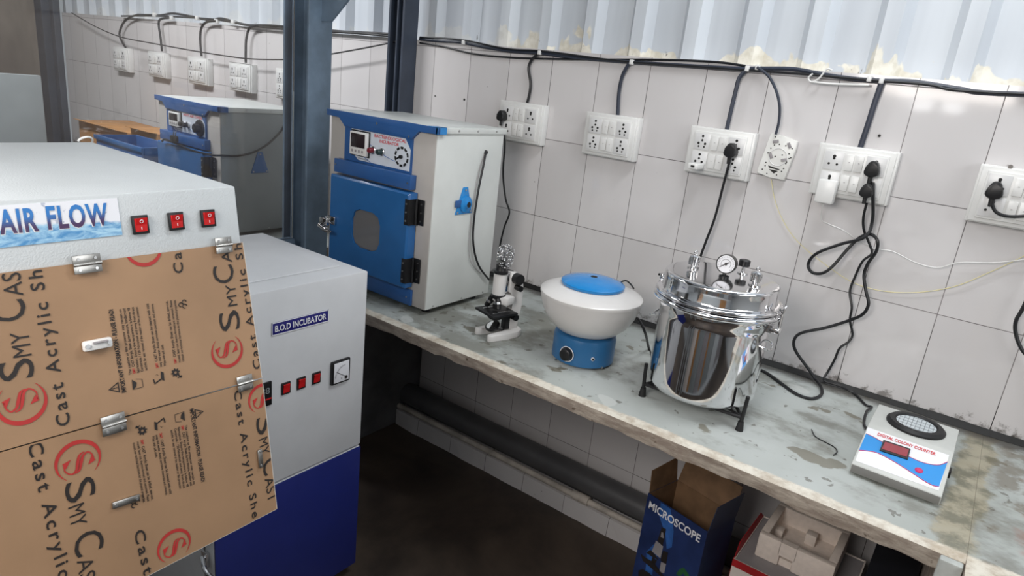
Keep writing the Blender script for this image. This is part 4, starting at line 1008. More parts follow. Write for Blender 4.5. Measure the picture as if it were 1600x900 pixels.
PARAS = (["The masking or film protector may remain on", "SMY CAST Acrylic Sheet during storage, handling and", "fabrication. Ensure the temperature is below 48", "Centigrade / 120 Fahrenheit and away from direct", "sunlight, for easy removal of the masking or film protector."],
         ["SMY CAST Acrylic Sheet can be cleaned with mild", "soap and water. Avoid corrosive chemicals and solvents.", "Wipe with soft cloth."],
         ["SMY CAST Acrylic Sheet can be drilled, saw-cut,", "routed, laser-cut, thermo-formed and cemented. Please", "consult our technical literature for the physical properties."])
def print_icon_triangle(mb, c, r, e1, e2, n, mi):
    def P(x, y): return c + e1 * x * r + e2 * y * r + n * 0.0007
    pts = [(-0.95, -0.7), (0.95, -0.7), (0, 1.0)]
    inn = [(-0.66, -0.53), (0.66, -0.53), (0, 0.64)]
    for i in range(3): mb.poly([P(*pts[i]), P(*pts[(i + 1) % 3]), P(*inn[(i + 1) % 3]), P(*inn[i])], mi)
    mb.poly([P(-0.07, -0.12), P(0.07, -0.12), P(0.1, 0.4), P(-0.1, 0.4)], mi); mb.poly([P(-0.08, -0.4), P(0.08, -0.4), P(0.08, -0.24), P(-0.08, -0.24)], mi)
def print_gear(mb, c, r, e1, e2, n, mi):
    def P(x, y): return c + e1 * x * r + e2 * y * r + n * 0.0007
    pts = []
    for i in range(32):
        a = 2 * math.pi * i / 32; rad = 0.95 if i % 4 in (0, 1) else 0.7; pts.append((rad * math.cos(a), rad * math.sin(a)))
    for i in range(32):
        a = pts[i]; b = pts[(i + 1) % 32]; ia = 2 * math.pi * i / 32; ib = 2 * math.pi * (i + 1) / 32
        mb.poly([P(*a), P(*b), P(0.28 * math.cos(ib), 0.28 * math.sin(ib)), P(0.28 * math.cos(ia), 0.28 * math.sin(ia))], mi)
    mb.poly([P(-1.5, -1.0), P(-1.25, -1.2), P(-0.45, -0.45), P(-0.65, -0.3)], mi); mb.poly([P(-1.4, -0.2), P(-1.15, -0.35), P(-0.9, -1.2), P(-1.15, -1.3)], mi)
def print_sheet(mb, c, r, e1, e2, n, mi):
    def P(x, y): return c + e1 * x * r + e2 * y * r + n * 0.0007
    mb.poly([P(-1, -1), P(-0.9, -1), P(-0.9, 1), P(-1, 1)], mi); mb.poly([P(0.55, -1), P(0.65, -1), P(1, 0.2), P(0.9, 0.2)], mi); mb.poly([P(-1, -1), P(0.65, -1), P(0.65, -0.9), P(-1, -0.9)], mi)
    mb.poly([P(-1, 1), P(1, 0.9), P(0.2, 0.1), P(-0.6, 0.35)], mi)
def print_wiper(mb, c, r, e1, e2, n, mi):
    def P(x, y): return c + e1 * x * r + e2 * y * r + n * 0.0007
    mb.poly([P(-1, -0.9), P(0.7, -1.0), P(1.1, -0.5), P(-0.6, -0.35)], mi); mb.poly([P(-0.6, -0.35), P(-0.3, -0.35), P(-0.9, 0.9), P(-1.15, 0.8)], mi)
    mb.poly([P(0.3, 0.0), P(0.6, 0.4), P(0.5, 0.8), P(0.7, 0.3)], mi); mb.poly([P(-1.2, 0.85), P(-0.1, 1.0), P(-0.1, 1.25), P(-1.2, 1.05)], mi)
def print_recycle(mb, c, r, e1, e2, n, mi):
    for k in range(3):
        a = math.radians(90 + 120 * k); o = c + (e1 * math.cos(a) + e2 * math.sin(a)) * r * 0.5 + n * 0.0007
        mb.torus(o, r * 0.42, r * 0.09, n, 14, 4, mi, 0, 4.8)
def px_seg(f, a, b, L=0.0): return f(a[0], a[1]), f(b[0], b[1])
def small_caps(mb, f, n, b0, b1, marks, big, small, mi):
    # marks: (string, t0, t1, is_big) along the baseline b0 -> b1
    A, B = f(*b0), f(*b1)
    for s_, t0, t1, bg in marks: put_text(mb, s_, A.lerp(B, t0), A.lerp(B, t1), big if bg else small, n, 0.0, 0.0007, mi)
def info_block(mb, f, n, e1, head, tri, paras, lcap, icons, rec):
    e1 = V(e1).normalized(); e2 = n.cross(e1).normalized()
    put_text(mb, 'IMPORTANT INFORMATION - PLEASE READ!', f(*head[0]), f(*head[1]), lcap * 1.9, n, 0.03, 0.0007, 0)
    print_icon_triangle(mb, f(*tri), 0.008, e1, e2, n, 0)
    for lines, (sts, ens) in zip(PARAS, paras):
        for i, (s_, a, b) in enumerate(zip(lines, sts, ens)):
            A, B = f(*a), f(*b)
            if s_.startswith('SMY'):
                put_text(mb, 'SMY', A, A.lerp(B, 0.085), lcap * 1.25, n, 0.02, 0.0007, 1); put_text(mb, s_[4:], A.lerp(B, 0.105), B, lcap * 1.25, n, 0.02, 0.0007, 0)
            else: put_text(mb, s_, A, B, lcap * 1.15, n, 0.018, 0.0007, 0)
    for fn_, c_, r_ in ((print_sheet, icons[0], 0.007), (print_wiper, icons[1], 0.007), (print_gear, icons[2], 0.0066)): fn_(mb, f(*c_), r_, e1, e2, n, 0)
    if rec: print_recycle(mb, f(*rec), 0.007, e1, e2, n, 0)
pu = MB(); e_u = (uTR - uBR).normalized()
CAPS = [('S', 0.0, 0.19, 1), ('MY', 0.205, 0.44, 0), ('C', 0.55, 0.745, 1), ('AST', 0.775, 1.12, 0)]
small_caps(pu, up_, un, (54, 588), (31, 424), CAPS, 0.037, 0.020, 0)
put_text(pu, 'Cast Acrylic Sheet', up_(110, 662), up_(54, 366), 0.0155, un, 0.012, 0.0007, 0, sp=1.3)
emblem(pu, up_(34, 630), 0.0268, e_u, un, 1)
def cz(x_, y_): return (160 + x_ / 4.7375, 450 + y_ / 4.7375)
info_block(pu, up_, un, e_u, (cz(175, 770), cz(76, 155)), cz(90, 742),
           [([cz(215, 640), cz(245, 630), cz(274, 625), cz(302, 617), cz(332, 608)], [cz(137, 155), cz(168, 150), cz(200, 145), cz(230, 140), cz(260, 135)]),
            ([cz(415, 590), cz(440, 582), cz(470, 576)], [cz(340, 115), cz(374, 113), cz(448, 415)]),
            ([cz(550, 555), cz(578, 549), cz(604, 541)], [cz(482, 95), cz(511, 90), cz(540, 86)])],
           0.0030, (cz(258, 706), cz(418, 660), cz(540, 625)), cz(597, 120))
small_caps(pu, up_, un, (375.5, 513), (356, 360), [('S', 0.0, 0.2, 1), ('MY', 0.24, 0.46, 0), ('C', 0.48, 0.66, 1), ('AST', 0.68, 1.0, 0)], 0.034, 0.0165, 0)
emblem(pu, up_(355, 549), 0.0254, e_u, un, 1)
put_text(pu, 'Cast Acrylic Sheet', up_(407, 575), up_(369, 335), 0.0125, un, 0.012, 0.0007, 0, sp=1.3)
emblem(pu, up_(224, 389), 0.0243, e_u, un, 1)
put_text(pu, 'Cast', up_(286.5, 426), up_(279, 367), 0.014, un, 0.012, 0.0007, 0, sp=1.3)
cn = (uTR - uTL2).normalized(); pu.clip(uTR, un.cross(cn) * -1 if (un.cross(cn)).z > 0 else un.cross(cn))
pu.clip(uTR - (uTR - uTL2).normalized() * 0.001, ((uTL2 - uTR) - (uBR - uTR).normalized() * (uTL2 - uTR).dot((uBR - uTR).normalized())).normalized())
pu.build('printed_text', ['print_black', 'print_maroon'], upper, 0)
pd = MB(); e_d = (dBR - dTR).normalized()
small_caps(pd, dp, dn, (100, 757), (126, 915), [('S', 0.0, 0.2, 1), ('MY', 0.225, 0.43, 0), ('C', 0.515, 0.73, 1), ('AST', 0.755, 1.1, 0)], 0.036, 0.0195, 0)
emblem(pd, dp(122, 719), 0.0268, e_d, dn, 1)
put_text(pd, 'Cast Acrylic Sheet', dp(43, 694), dp(116, 1010), 0.0155, dn, 0.012, 0.0007, 0, sp=1.3)
def cw(x_, y_): return (200 + x_ / 5.625, 620 + y_ / 5.625)
info_block(pd, dp, dn, e_d, (cw(541, 108), cw(645, 752)), cw(620, 140),
           [([cw(498, 250), cw(466, 256), cw(434, 268), cw(404, 280), cw(372, 294)], [cw(572, 770), cw(546, 782), cw(514, 794), cw(484, 805), cw(452, 815)]),
            ([cw(274, 322), cw(242, 335), cw(210, 346)], [cw(364, 855), cw(330, 865), cw(240, 537)]),
            ([cw(108, 380), cw(74, 392), cw(40, 405)], [cw(206, 908), cw(170, 920), cw(134, 930)])],
           0.0030, (cw(455, 182), cw(275, 245), cw(125, 298)), (210.5, 786))
put_text(pd, 'Cast', dp(209, 832), dp(225, 900), 0.014, dn, 0.012, 0.0007, 0, sp=1.3)
emblem(pd, dp(272, 852), 0.0243, e_d, dn, 1)
emblem(pd, dp(409, 622), 0.0239, e_d, dn, 1)
small_caps(pd, dp, dn, (399, 655), (419, 786), [('S', 0.0, 0.2, 1), ('MY', 0.24, 0.43, 0), ('C', 0.5, 0.68, 1), ('AST', 0.71, 1.0, 0)], 0.033, 0.0165, 0)
put_text(pd, 'Cast Acrylic Sheet', dp(365, 612), dp(398, 835), 0.0125, dn, 0.012, 0.0007, 0, sp=1.3)
q = (dBL2 - dBR).normalized(); cn = dn.cross(q); cn = cn if cn.z > 0 else -cn; pd.clip(dBR + cn * 0.001, cn)
q = (dTL2 - dTR).normalized(); cn = dn.cross(q); cn = -cn if cn.z > 0 else cn; pd.clip(dTR + cn * 0.001, cn)
rt_ = (dBR - dTR).normalized(); cn = ((dTL2 - dTR) - rt_ * (dTL2 - dTR).dot(rt_)).normalized(); pd.clip(dTR + cn * 0.001, cn)
pd.build('printed_text', ['print_black', 'print_maroon'], lower, 0)
# hinges
def butt_hinge(pc, nA, nB, upv, w=0.034, h=0.026):
    upA = V(upv[0]).normalized(); upB = V(upv[1]).normalized(); rt = upA.cross(V(nA)).normalized()
    hb = MB()
    for n_, u_, s_ in ((nA, upA, 1), (nB, upB, -1)):
        n_ = V(n_); rot = Matrix(((rt.x, u_.x, n_.x), (rt.y, u_.y, n_.y), (rt.z, u_.z, n_.z)))
        c = pc + u_ * s_ * h / 4 + n_ * 0.0035; s = V((w / 2, h / 4, 0.001)); hb.box(c - s, c + s, 0.0005, rot=rot)
    hb.cyl(pc - rt * w / 2 + V(nA) * 0.005, pc + rt * w / 2 + V(nA) * 0.005, 0.0021, seg=12)
    hg = hb.build('hinge', 'hinge', lam)
    s = Screws()
    for n_, u_, s_ in ((nA, upA, 1), (nB, upB, -1)):
        for k in (-0.3, 0.3): c = pc + u_ * s_ * h / 3.4 + rt * k * w + V(n_) * 0.0045; s.cyl(c, c + V(n_) * 0.0012, 0.0019, seg=12)
    s.build('screw', 'screw', hg)
butt_hinge(up_(347, 383) + un * 0.001, hn, un, (hu, e_u), 0.026, 0.024); butt_hinge(up_(134, 412) + un * 0.001, hn, un, (hu, e_u), 0.033, 0.024)
butt_hinge(up_(381, 598), un, dn, (e_u, -e_d), 0.026, 0.024); butt_hinge(up_(176, 662), un, dn, (e_u, -e_d), 0.030, 0.026)
# white plastic latch on the upper flap and two steel strips on the lower flap
def strip(f, n, p0, p1, w, th, name, mm):
    A, B = f(*p0), f(*p1); e1 = (B - A).normalized(); e2 = n.cross(e1); c = (A + B) / 2 + n * (th / 2 + 0.0003); L = (B - A).length
    rot = Matrix(((e1.x, e2.x, n.x), (e1.y, e2.y, n.y), (e1.z, e2.z, n.z))); s = V((L / 2, w / 2, th / 2))
    o = MB().box(c - s, c + s, min(th, w) * 0.3, rot=rot).build(name, mm, lam)
    k = Screws()
    for t in (0.12, 0.88): q = A.lerp(B, t) + n * (th + 0.0002); k.cyl(q, q + n * 0.0015, w * 0.22, seg=12)
    k.build('screw', 'screw', o); return o, A, B, e1, e2, n
o, A, B, e1, e2, n_ = strip(up_, un, (127, 542), (172, 533), 0.0135, 0.009, 'latch', 'white_plastic')
sl_ = MB(); sl_.tube([A.lerp(B, 0.3) + un * 0.0108 + e2 * 0.003, A.lerp(B, 0.8) + un * 0.0108 + e2 * 0.003], 0.0016, 6, smooth=False); sl_.build('latch_slot', 'card_grey', o)
strip(dp, dn, (174, 790), (217, 776), 0.0095, 0.0035, 'strip_handle', 'hinge')
strip(dp, dn, (404, 702), (407, 730), 0.008, 0.0035, 'strip_handle', 'hinge')
# white tie on the back edge of the hood
tw_ = at(140, 221, 'z', 1.401)
MB().tube([tw_ + V((0.004, -0.022, 0.001)), tw_ + V((0.004, -0.016, 0.006)), tw_ + V((0.004, -0.004, 0.009)), tw_ + V((-0.002, 0.006, 0.004)), tw_ + V((-0.014, 0.008, -0.01))], 0.002, 8).build('cable_tie', 'white_plastic', lam)

# ================================================================== SWITCHBOARDS
def switchboard(loc, label, style, group):
    t = thing('switchboard', loc, label, 'switchboard', group)
    x, y, z = loc; w, h, d = 0.20, 0.143, 0.045
    b = MB(); b.box((x - w / 2 - 0.006, y - d + 0.012, z - h / 2 - 0.003), (x + w / 2 + 0.006, y - 0.0005, z + h / 2 + 0.003), 0.002); b.build('back_box', 'white_plastic', t)
    f = MB()
    f.prism([(x - w / 2, y - d + 0.0118, z - h / 2), (x + w / 2, y - d + 0.0118, z - h / 2), (x + w / 2, y - d + 0.0118, z + h / 2), (x - w / 2, y - d + 0.0118, z + h / 2)], (0, -0.006, 0), bevel=0.0025)
    f.box((x - w / 2 + 0.014, y - d, z - h / 2 + 0.010), (x + w / 2 - 0.014, y - d + 0.006, z + h / 2 - 0.010), 0.003); f.build('face_plate', 'white_plastic', t)
    yf = y - d
    cw_ = (w - 0.034) / 3
    for r in (0, 1):
        zc = z + (0.029 if r == 0 else -0.029)
        for c in (0, 2):
            xc = x - w / 2 + 0.017 + cw_ * (c + 0.5)
            s = MB(); s.box((xc - cw_ / 2 + 0.002, yf - 0.002, zc - 0.026), (xc + cw_ / 2 - 0.002, yf - 0.0001, zc + 0.026), 0.0006)
            if style == 5: hs = ((0, 0.017, 0.0042), (0, 0.004, 0.0036), (-0.011, -0.006, 0.0040), (0.011, -0.006, 0.0040), (-0.009, -0.016, 0.003), (0.009, -0.016, 0.003))
            else: hs = ((0, 0.013, 0.0045), (0, 0.007, 0.0038), (-0.011, -0.009, 0.0034), (0.011, -0.009, 0.0034))
            for hx, hz, hr in hs: s.cyl((xc + hx, yf - 0.002, zc + hz), (xc + hx, yf - 0.0024, zc + hz), hr, seg=14, mi=1)
            s.build('socket', ['white_plate', 'hole'], t)
        for q in (0, 1):
            xc = x - w / 2 + 0.017 + cw_ * 1.5 + (q - 0.5) * cw_ * 0.46
            s = MB(); tz = 0.0035 if (q + r) % 2 else 0.0055
            s.prism([(xc - 0.0105, yf - 0.0001, zc - 0.023), (xc - 0.0105, yf - tz, zc - 0.022), (xc - 0.0105, yf - 0.0045, zc), (xc - 0.0105, yf - (0.009 - tz), zc + 0.022), (xc - 0.0105, yf - 0.0001, zc + 0.023)], (0.021, 0, 0), bevel=0.0006)
            s.box((xc - 0.002, yf - 0.0052, zc + 0.001), (xc + 0.002, yf - 0.004, zc + 0.0025), mi=1); s.build('switch', ['white_plastic', 'card_grey'], t)
    return t
GB = 'white switchboards on the tiled wall'
SZ = 1.4485
boards = [(0.505, 'white switchboard above the incubator corner, black plug in its upper left socket', 3),
          (0.900, 'white switchboard with every socket empty, next right of the incubator', 5),
          (1.300, 'white switchboard above the steriliser, one plug and a charger in it', 5),
          (1.700, 'white switchboard holding two black plugs and a white adapter', 3),
          (2.100, 'white switchboard cut by the right edge of the photo, one black plug', 3)]
for xb, lb_, sty in boards: switchboard((xb, 0, SZ), lb_, sty, GB)
GL = 'switchboards behind the glass partition'
lroot = switchboard((-2.765, 0, 1.459), 'leftmost of the white switchboards behind the glass partition', 3, GL)
for xb, lb_ in ((-2.297, 'second from left of the white switchboards behind the glass'), (-1.822, 'third from left of the white switchboards behind the glass, with wide box'), (-1.392, 'fourth from left of the white switchboards behind the glass, above the hot air oven')):
    dup_tree(lroot, (xb, 0, 1.459), lb_, GL)
switchboard((-0.965, 0, 1.459), 'switchboard half hidden by the steel column, only its left sockets showing', 5, GL)

# perforated white wall bracket
wp = thing('wall_bracket', (1.485, 0, 1.46), 'tilted white perforated plastic bracket between two switchboards', 'bracket')
def wq(cx_, cy_, y=-0.02): return at(1040 + cx_ / 4.5, 100 + cy_ / 4.5, 'y', y)
pl = MB(); pl.prism([wq(740, 487), wq(830, 505), wq(925, 545), wq(915, 600), wq(830, 820), wq(735, 798), wq(640, 765), wq(650, 735)], (0, 0.0185, 0), bevel=0.002); pl.build('plate', 'plate_back', wp)
hl = MB()
for a, b in ((740, 592), (868, 632), (720, 625), (868, 665), (705, 692), (845, 700), (700, 715), (815, 755), (712, 770), (780, 780), (830, 735), (680, 740), (772, 512), (850, 690), (880, 660), (765, 570), (800, 565), (845, 575), (890, 595), (735, 625), (770, 650), (820, 640), (860, 560)):
    q = wq(a, b, -0.0203); hl.cyl(q, q + V((0, 0.0006, 0)), 0.0022, seg=10)
hl.poly([wq(722, 712, -0.0204), wq(800, 740, -0.0204), wq(800, 748, -0.0204), wq(725, 728, -0.0204)]); hl.poly([wq(725, 738, -0.0204), wq(790, 752, -0.0204), wq(760, 770, -0.0204)])
hl.build('hole', 'hole', wp, 0)
sl2 = MB()
for a, b, r in ((775, 545, -0.3), (870, 573, 1.0), (740, 645, 1.0), (832, 675, -0.3)):
    q = wq(a, b, -0.021); sl2.box(q - V((0.0085, 0.001, 0.0045)), q + V((0.0085, 0.001, 0.0045)), 0.0005, rot=Matrix.Rotation(r, 3, 'Y'))
sl2.build('slot', 'card_grey', wp)
MB().torus(wq(790, 655, -0.0203), 0.026, 0.0012, (0, -1, 0)).build('ring', 'white_plate', wp)

for px_, py_, r_ in ((680, 150, 0.003), (725.5, 155.5, 0.0045), (677, 186, 0.003), (1374, 212, 0.004)):
    q = at(px_, py_, 'y', -0.0005); tag(MB().cyl(q, q + V((0, -0.0012, 0)), r_, seg=12).build('wall_plug', 'hole'), {680: 'small dark wall plug in the tile above the incubator, left one', 725.5: 'larger dark wall plug in the tile above the incubator, beside a tile joint', 677: 'small dark wall plug low in the tile just above the incubator roof', 1374: 'dark wall plug in the tile right of the thick dropping cable'}[px_], 'wall plug', 'wall plugs in the tiles')
q = at(1575, 258, 'y', -0.001); nl = MB(); nl.cyl(q, q + V((0.006, -0.03, -0.002)), 0.0022, seg=10); nl.cyl(q + V((0.006, -0.03, -0.002)), q + V((0.0065, -0.033, -0.002)), 0.0055, seg=14)
tag(nl.build('nail', 'screw'), 'loose screw sticking out of the wall over the right edge switchboard', 'screw')

# ================================================================== CABLES
def wpts(pts, y=-0.012): return [at(a, b, 'y', y) for a, b in pts]
def cable(name, pts, r, label, mm='cable', y=-0.012, cat='cable', group=None, seg=8):
    return tag(MB().tube(wpts(pts, y), r, seg).build(name, mm), label, cat, group)
# run along the top of the tiles: two conductors and a conduit, held by ties
run = thing('cable_run', (0.5, -0.01, 1.73), 'bundle of black cables along the top of the tiles right of the steel column', 'cable')
r1 = [(656, 61), (690, 64), (720, 66), (760, 74), (800, 80), (845, 83), (900, 90), (985, 97), (1060, 102), (1150, 107), (1190, 107), (1240, 108), (1290, 117), (1340, 124), (1378, 126), (1430, 128), (1500, 139), (1560, 146), (1640, 152)]
MB().tube(wpts(r1[:-1], -0.008) + [V((2.4, -0.008, 1.722)), V((3.2, -0.008, 1.722)), V((3.95, -0.008, 1.722))], 0.0062, 8).build('conduit', 'cable_navy', run)
MB().tube(wpts([(656, 67), (690, 72), (740, 84), (800, 90), (860, 92), (940, 93), (1040, 93.5), (1120, 97), (1165, 103)], -0.006), 0.0036, 8).build('conductor', 'cable', run)
MB().tube(wpts([(656, 58), (720, 62), (790, 76), (850, 80), (940, 92), (1000, 98), (1090, 104), (1160, 109), (1260, 116), (1360, 125), (1450, 132), (1520, 143)], -0.016) + [V((2.4, -0.016, 1.716)), V((3.2, -0.016, 1.716)), V((3.95, -0.016, 1.716))], 0.0034, 8).build('conductor', 'cable', run)
for px_, py_ in ((723, 66), (842, 82), (986, 97), (1167, 107), (1183, 105), (1358, 123), (1377, 126)):
    q = at(px_, py_, 'y', -0.022); MB().box(q - V((0.006, 0.002, 0.008)), q + V((0.006, 0.014, 0.008)), 0.002).build('cable_tie', 'white_plastic', run)
loop = MB(); loop.tube(wpts([(1300, 110), (1292, 108), (1280, 122), (1268, 128), (1263, 122), (1270, 115)], -0.024), 0.0026, 8); loop.tube(wpts([(1270, 128), (1300, 131), (1358, 133)], -0.024), 0.003, 8)
loop.build('loose_tie', 'white_plastic', run)
run2 = thing('cable_run', (-1.6, -0.01, 1.73), 'bundle of black cables along the top of the tiles behind the glass', 'cable')
MB().tube(wpts([(215, 23), (250, 24), (270, 21), (300, 26), (330, 32), (346, 29), (385, 39), (420, 40), (470, 44), (540, 50), (600, 53), (624, 55)], -0.012), 0.007, 8).build('conduit', 'cable', run2)
MB().tube(wpts([(190, 25), (240, 25), (290, 27), (340, 31), (400, 41), (470, 47), (560, 52), (624, 58)], -0.02), 0.005, 8).build('conductor', 'cable', run2)
for px_, py_ in ((240, 23), (267, 28), (307, 28), (337, 33), (363, 34), (616, 54)):
    q = at(px_, py_, 'y', -0.03); MB().box(q - V((0.014, 0.003, 0.011)), q + V((0.014, 0.016, 0.011)), 0.002).build('cable_tie', 'white_plastic', run2)
cable('wall_cable', [(112, 20), (150, 42), (190, 58), (240, 68), (300, 79), (350, 87), (390, 92), (445, 93), (480, 91), (520, 84), (570, 75), (624, 64)], 0.0034, 'thin black cable sagging in a long curve across the tiles behind the glass', y=-0.062)
GD = 'cable drops into the switchboards'
for pts, r, mm, lb_ in (
    ([(842, 84), (832, 92), (826, 106), (829, 130), (827, 148), (823, 163)], 0.0052, 'cable', 'short black cable dropping to the switchboard above the incubator corner'),
    ([(984, 98), (978, 107), (972, 120), (967, 145), (965, 181)], 0.0062, 'cable_navy', 'dark cable dropping to the empty switchboard right of the incubator'),
    ([(1166, 109), (1155, 122), (1150, 140), (1144, 165), (1135, 204)], 0.0066, 'cable_navy', 'dark sleeved cable dropping to the switchboard above the steriliser'),
    ([(1377, 130), (1372, 145), (1365, 166), (1356, 195), (1344, 231)], 0.0078, 'cable_navy', 'thick dark cable dropping to the switchboard with two black plugs')):
    tag(MB().tube(wpts(pts, -0.014), r, 10).build('drop_cable', mm), lb_, 'cable', GD)
tag(MB().tube(wpts([(1183, 105), (1200, 118), (1212, 140), (1218, 165), (1217, 190), (1212, 210)], -0.026), 0.0042, 8).build('drop_cable', 'cable_navy'), 'thin dark cable curving down to the perforated white bracket', 'cable', GD)
for pts, lb_ in (([(235, 24), (212, 24), (195, 33), (187, 50), (189, 62), (196, 74)], 'black cable arching down to the leftmost switchboard behind the glass'),
                 ([(265, 28), (251, 30), (248, 38), (251, 60), (253, 80)], 'black cable dropping to the second switchboard behind the glass'),
                 ([(338, 33), (322, 35), (314, 46), (313, 65), (315, 88)], 'black cable dropping to the third switchboard behind the glass'),
                 ([(402, 40), (390, 44), (385, 60), (384, 80), (384, 98)], 'black cable dropping to the fourth switchboard behind the glass')):
    tag(MB().tube(wpts(pts, -0.03), 0.0066, 8).build('drop_cable', 'cable'), lb_, 'cable', GD)

def plug_body(parent, c, n=(0, -1, 0), down=V((0, 0, -1)), s=1.0, depth=0.032):
    # three-pin plug: rounded triangular head and a cord grip
    n = V(n); rt = n.cross(down).normalized()
    out = [(0, 0.024), (0.010, 0.020), (0.016, 0.006), (0.0205, -0.010), (0.016, -0.018), (0.006, -0.022), (-0.006, -0.022), (-0.016, -0.018), (-0.0205, -0.010), (-0.016, 0.006), (-0.010, 0.020)]
    mb = MB(); mb.prism([V(c) + rt * (a * s) - V(down) * (b * s) for a, b in out], n * depth, bevel=0.005 * s)
    mb.cyl(V(c) + V(down) * 0.016 * s + n * depth * 0.55, V(c) + V(down) * 0.042 * s + n * depth * 0.6, 0.0075 * s, 0.0052 * s, seg=14)
    return mb.build('plug', 'black', parent)
def cord(name, px, label, y, pts, r=0.0036, plug=True, s=1.0, depth=0.03, mm='cable', pth=None):
    c = at(px[0], px[1], 'y', -0.047); t = thing(name, c, label, 'power cord')
    if plug: plug_body(t, c, s=s, depth=depth)
    P = pth if pth is not None else wpts(pts, y)
    MB().tube(P, r, 8).build('lead', mm, t); return t
yk = -0.047 - 0.018
# incubator plug
cord('power_cable', (788, 181), 'black power cord from plug beside the incubator, running down behind the microscope', yk, None, 0.0036, s=0.9, pth=[at(786, 203, 'y', yk), at(789, 225, 'y', yk), at(786, 270, 'y', -0.04), at(790, 310, 'y', -0.03), at(796, 332, 'y', -0.03), at(788, 355, 'y', -0.03), at(781, 385, 'y', -0.03), at(776, 420, 'y', -0.05), at(774, 436, 'y', -0.1)])
cord('power_cable', (1145, 235), 'black power cord hanging straight from the plug down behind the steriliser', yk, None, 0.0042, pth=[at(1140, 252, 'y', yk), at(1130, 290, 'y', -0.05), at(1117, 340, 'y', -0.04), at(1102, 380, 'y', -0.04), at(1092, 410, 'y', -0.04), at(1082, 460, 'y', -0.05), at(1075, 500, 'y', -0.07)])
bz = BZ + 0.0046
ca = [(1364, 285), (1364, 310), (1363, 345), (1352, 370), (1312, 382), (1276, 396), (1263, 412), (1268, 425), (1284, 427), (1300, 417), (1322, 392), (1342, 372), (1360, 366), (1371, 376), (1369, 393), (1356, 412), (1350, 430), (1353, 455), (1357, 475), (1348, 491), (1326, 501), (1290, 512), (1253, 520), (1241, 531), (1243, 548), (1262, 575), (1274, 592)]
pa = [at(a, b, 'y', yk if i < 2 else (-0.04 + 0.011 * math.sin(i * 1.3))) for i, (a, b) in enumerate(ca)]
pa += [at(1283, 605, 'z', bz + 0.004), at(1283, 617, 'z', bz), at(1268, 623, 'z', bz), at(1245, 616, 'z', bz), at(1222, 600, 'z', bz), at(1200, 584, 'z', bz), at(1188, 578, 'z', bz)]
cord('power_cable', (1365, 264), 'thick black cord looping down the tiles from the upper plug to the steriliser', yk, None, 0.0047, pth=pa)
cb2 = [(1354, 318), (1349, 340), (1350, 360), (1358, 380), (1362, 396), (1348, 408), (1337, 430), (1328, 455), (1331, 480), (1328, 500), (1332, 522), (1326, 534), (1312, 544), (1304, 562), (1294, 580), (1288, 590)]
pb = [at(a, b, 'y', yk if i < 1 else (-0.026 - 0.006 * math.sin(i * 1.7))) for i, (a, b) in enumerate(cb2)]
pb += [at(1290, 596, 'y', -0.03), at(1310, 602, 'y', -0.032), at(1335, 615, 'z', bz), at(1352, 632, 'z', bz), at(1362, 636, 'z', bz), at(1354, 643, 'z', bz + 0.006), at(1350, 662, 'z', bz), at(1356, 672, 'z', bz + 0.004)]
cord('power_cable', (1357, 297), 'thinner black cord from the lower plug down to the colony counter', yk, None, 0.0036, s=0.9, pth=pb, depth=0.036)
cord('power_cable', (1555, 297), 'black plug and cord in the switchboard at the right edge of the photo', yk, None, 0.0042, pth=[at(1550, 318, 'y', yk), at(1556, 331, 'y', yk), at(1575, 338, 'y', -0.06), at(1610, 337, 'y', -0.055), at(1680, 330, 'y', -0.05)])
pr_c = [V((2.19, -0.05, 1.385)), V((2.19, -0.035, 1.34))] + wpts([(1600, 478), (1588, 500), (1587, 520), (1596, 545), (1620, 580)], -0.03) + [V((2.29, -0.03, 0.90)), V((2.33, -0.035, 0.83)), V((2.40, -0.05, 0.809)), V((2.6, -0.08, 0.808))]
tag(MB().tube(pr_c, 0.0048, 8).build('wall_cable', 'cable'), 'black cable bulging in at the right edge of the photo below the plug', 'cable')
# charger and adapter
tc = thing('phone_charger', at(1080, 258, 'y', -0.06), 'small white charger block plugged in above the steriliser', 'charger')
c_ = at(1086, 259, 'y', -0.075); mbx = MB(); mbx.box(c_ - V((0.013, 0.03, 0.009)), c_ + V((0.020, 0.027, 0.009)), 0.003); mbx.build('body', 'white_plastic', tc)
MB().box(c_ + V((-0.002, -0.0312, -0.003)), c_ + V((0.010, -0.0301, 0.003))).build('usb_port', 'hole', tc, 0)
ta = thing('power_adapter', at(1290, 298, 'y', -0.06), 'white plug-in power adapter below left of two black plugs', 'adapter')
c_ = at(1291, 299, 'y', -0.064); mbx = MB(); mbx.box(c_ - V((0.026, 0.016, 0.034)), c_ + V((0.026, 0.0165, 0.034)), 0.006); mbx.build('body', 'white_plastic', ta)
MB().tube([c_ + V((0.0, 0, -0.034))] + [at(a, b, 'y', -0.02) for a, b in ((1283, 342), (1295, 350), (1318, 360), (1340, 375), (1365, 388), (1395, 393), (1430, 410), (1465, 418), (1500, 410), (1560, 410), (1640, 400))], 0.0016, 6).build('wire', 'white_plastic', ta)
cable('thin_wire', [(1205, 280), (1210, 310), (1222, 342), (1245, 376), (1285, 410), (1330, 440), (1375, 454), (1430, 457), (1490, 448), (1545, 426), (1590, 405), (1640, 380)], 0.0012, 'thin yellow wire sagging across the tiles from the white bracket', 'yellow_wire', y=-0.010, cat='wire', seg=6)
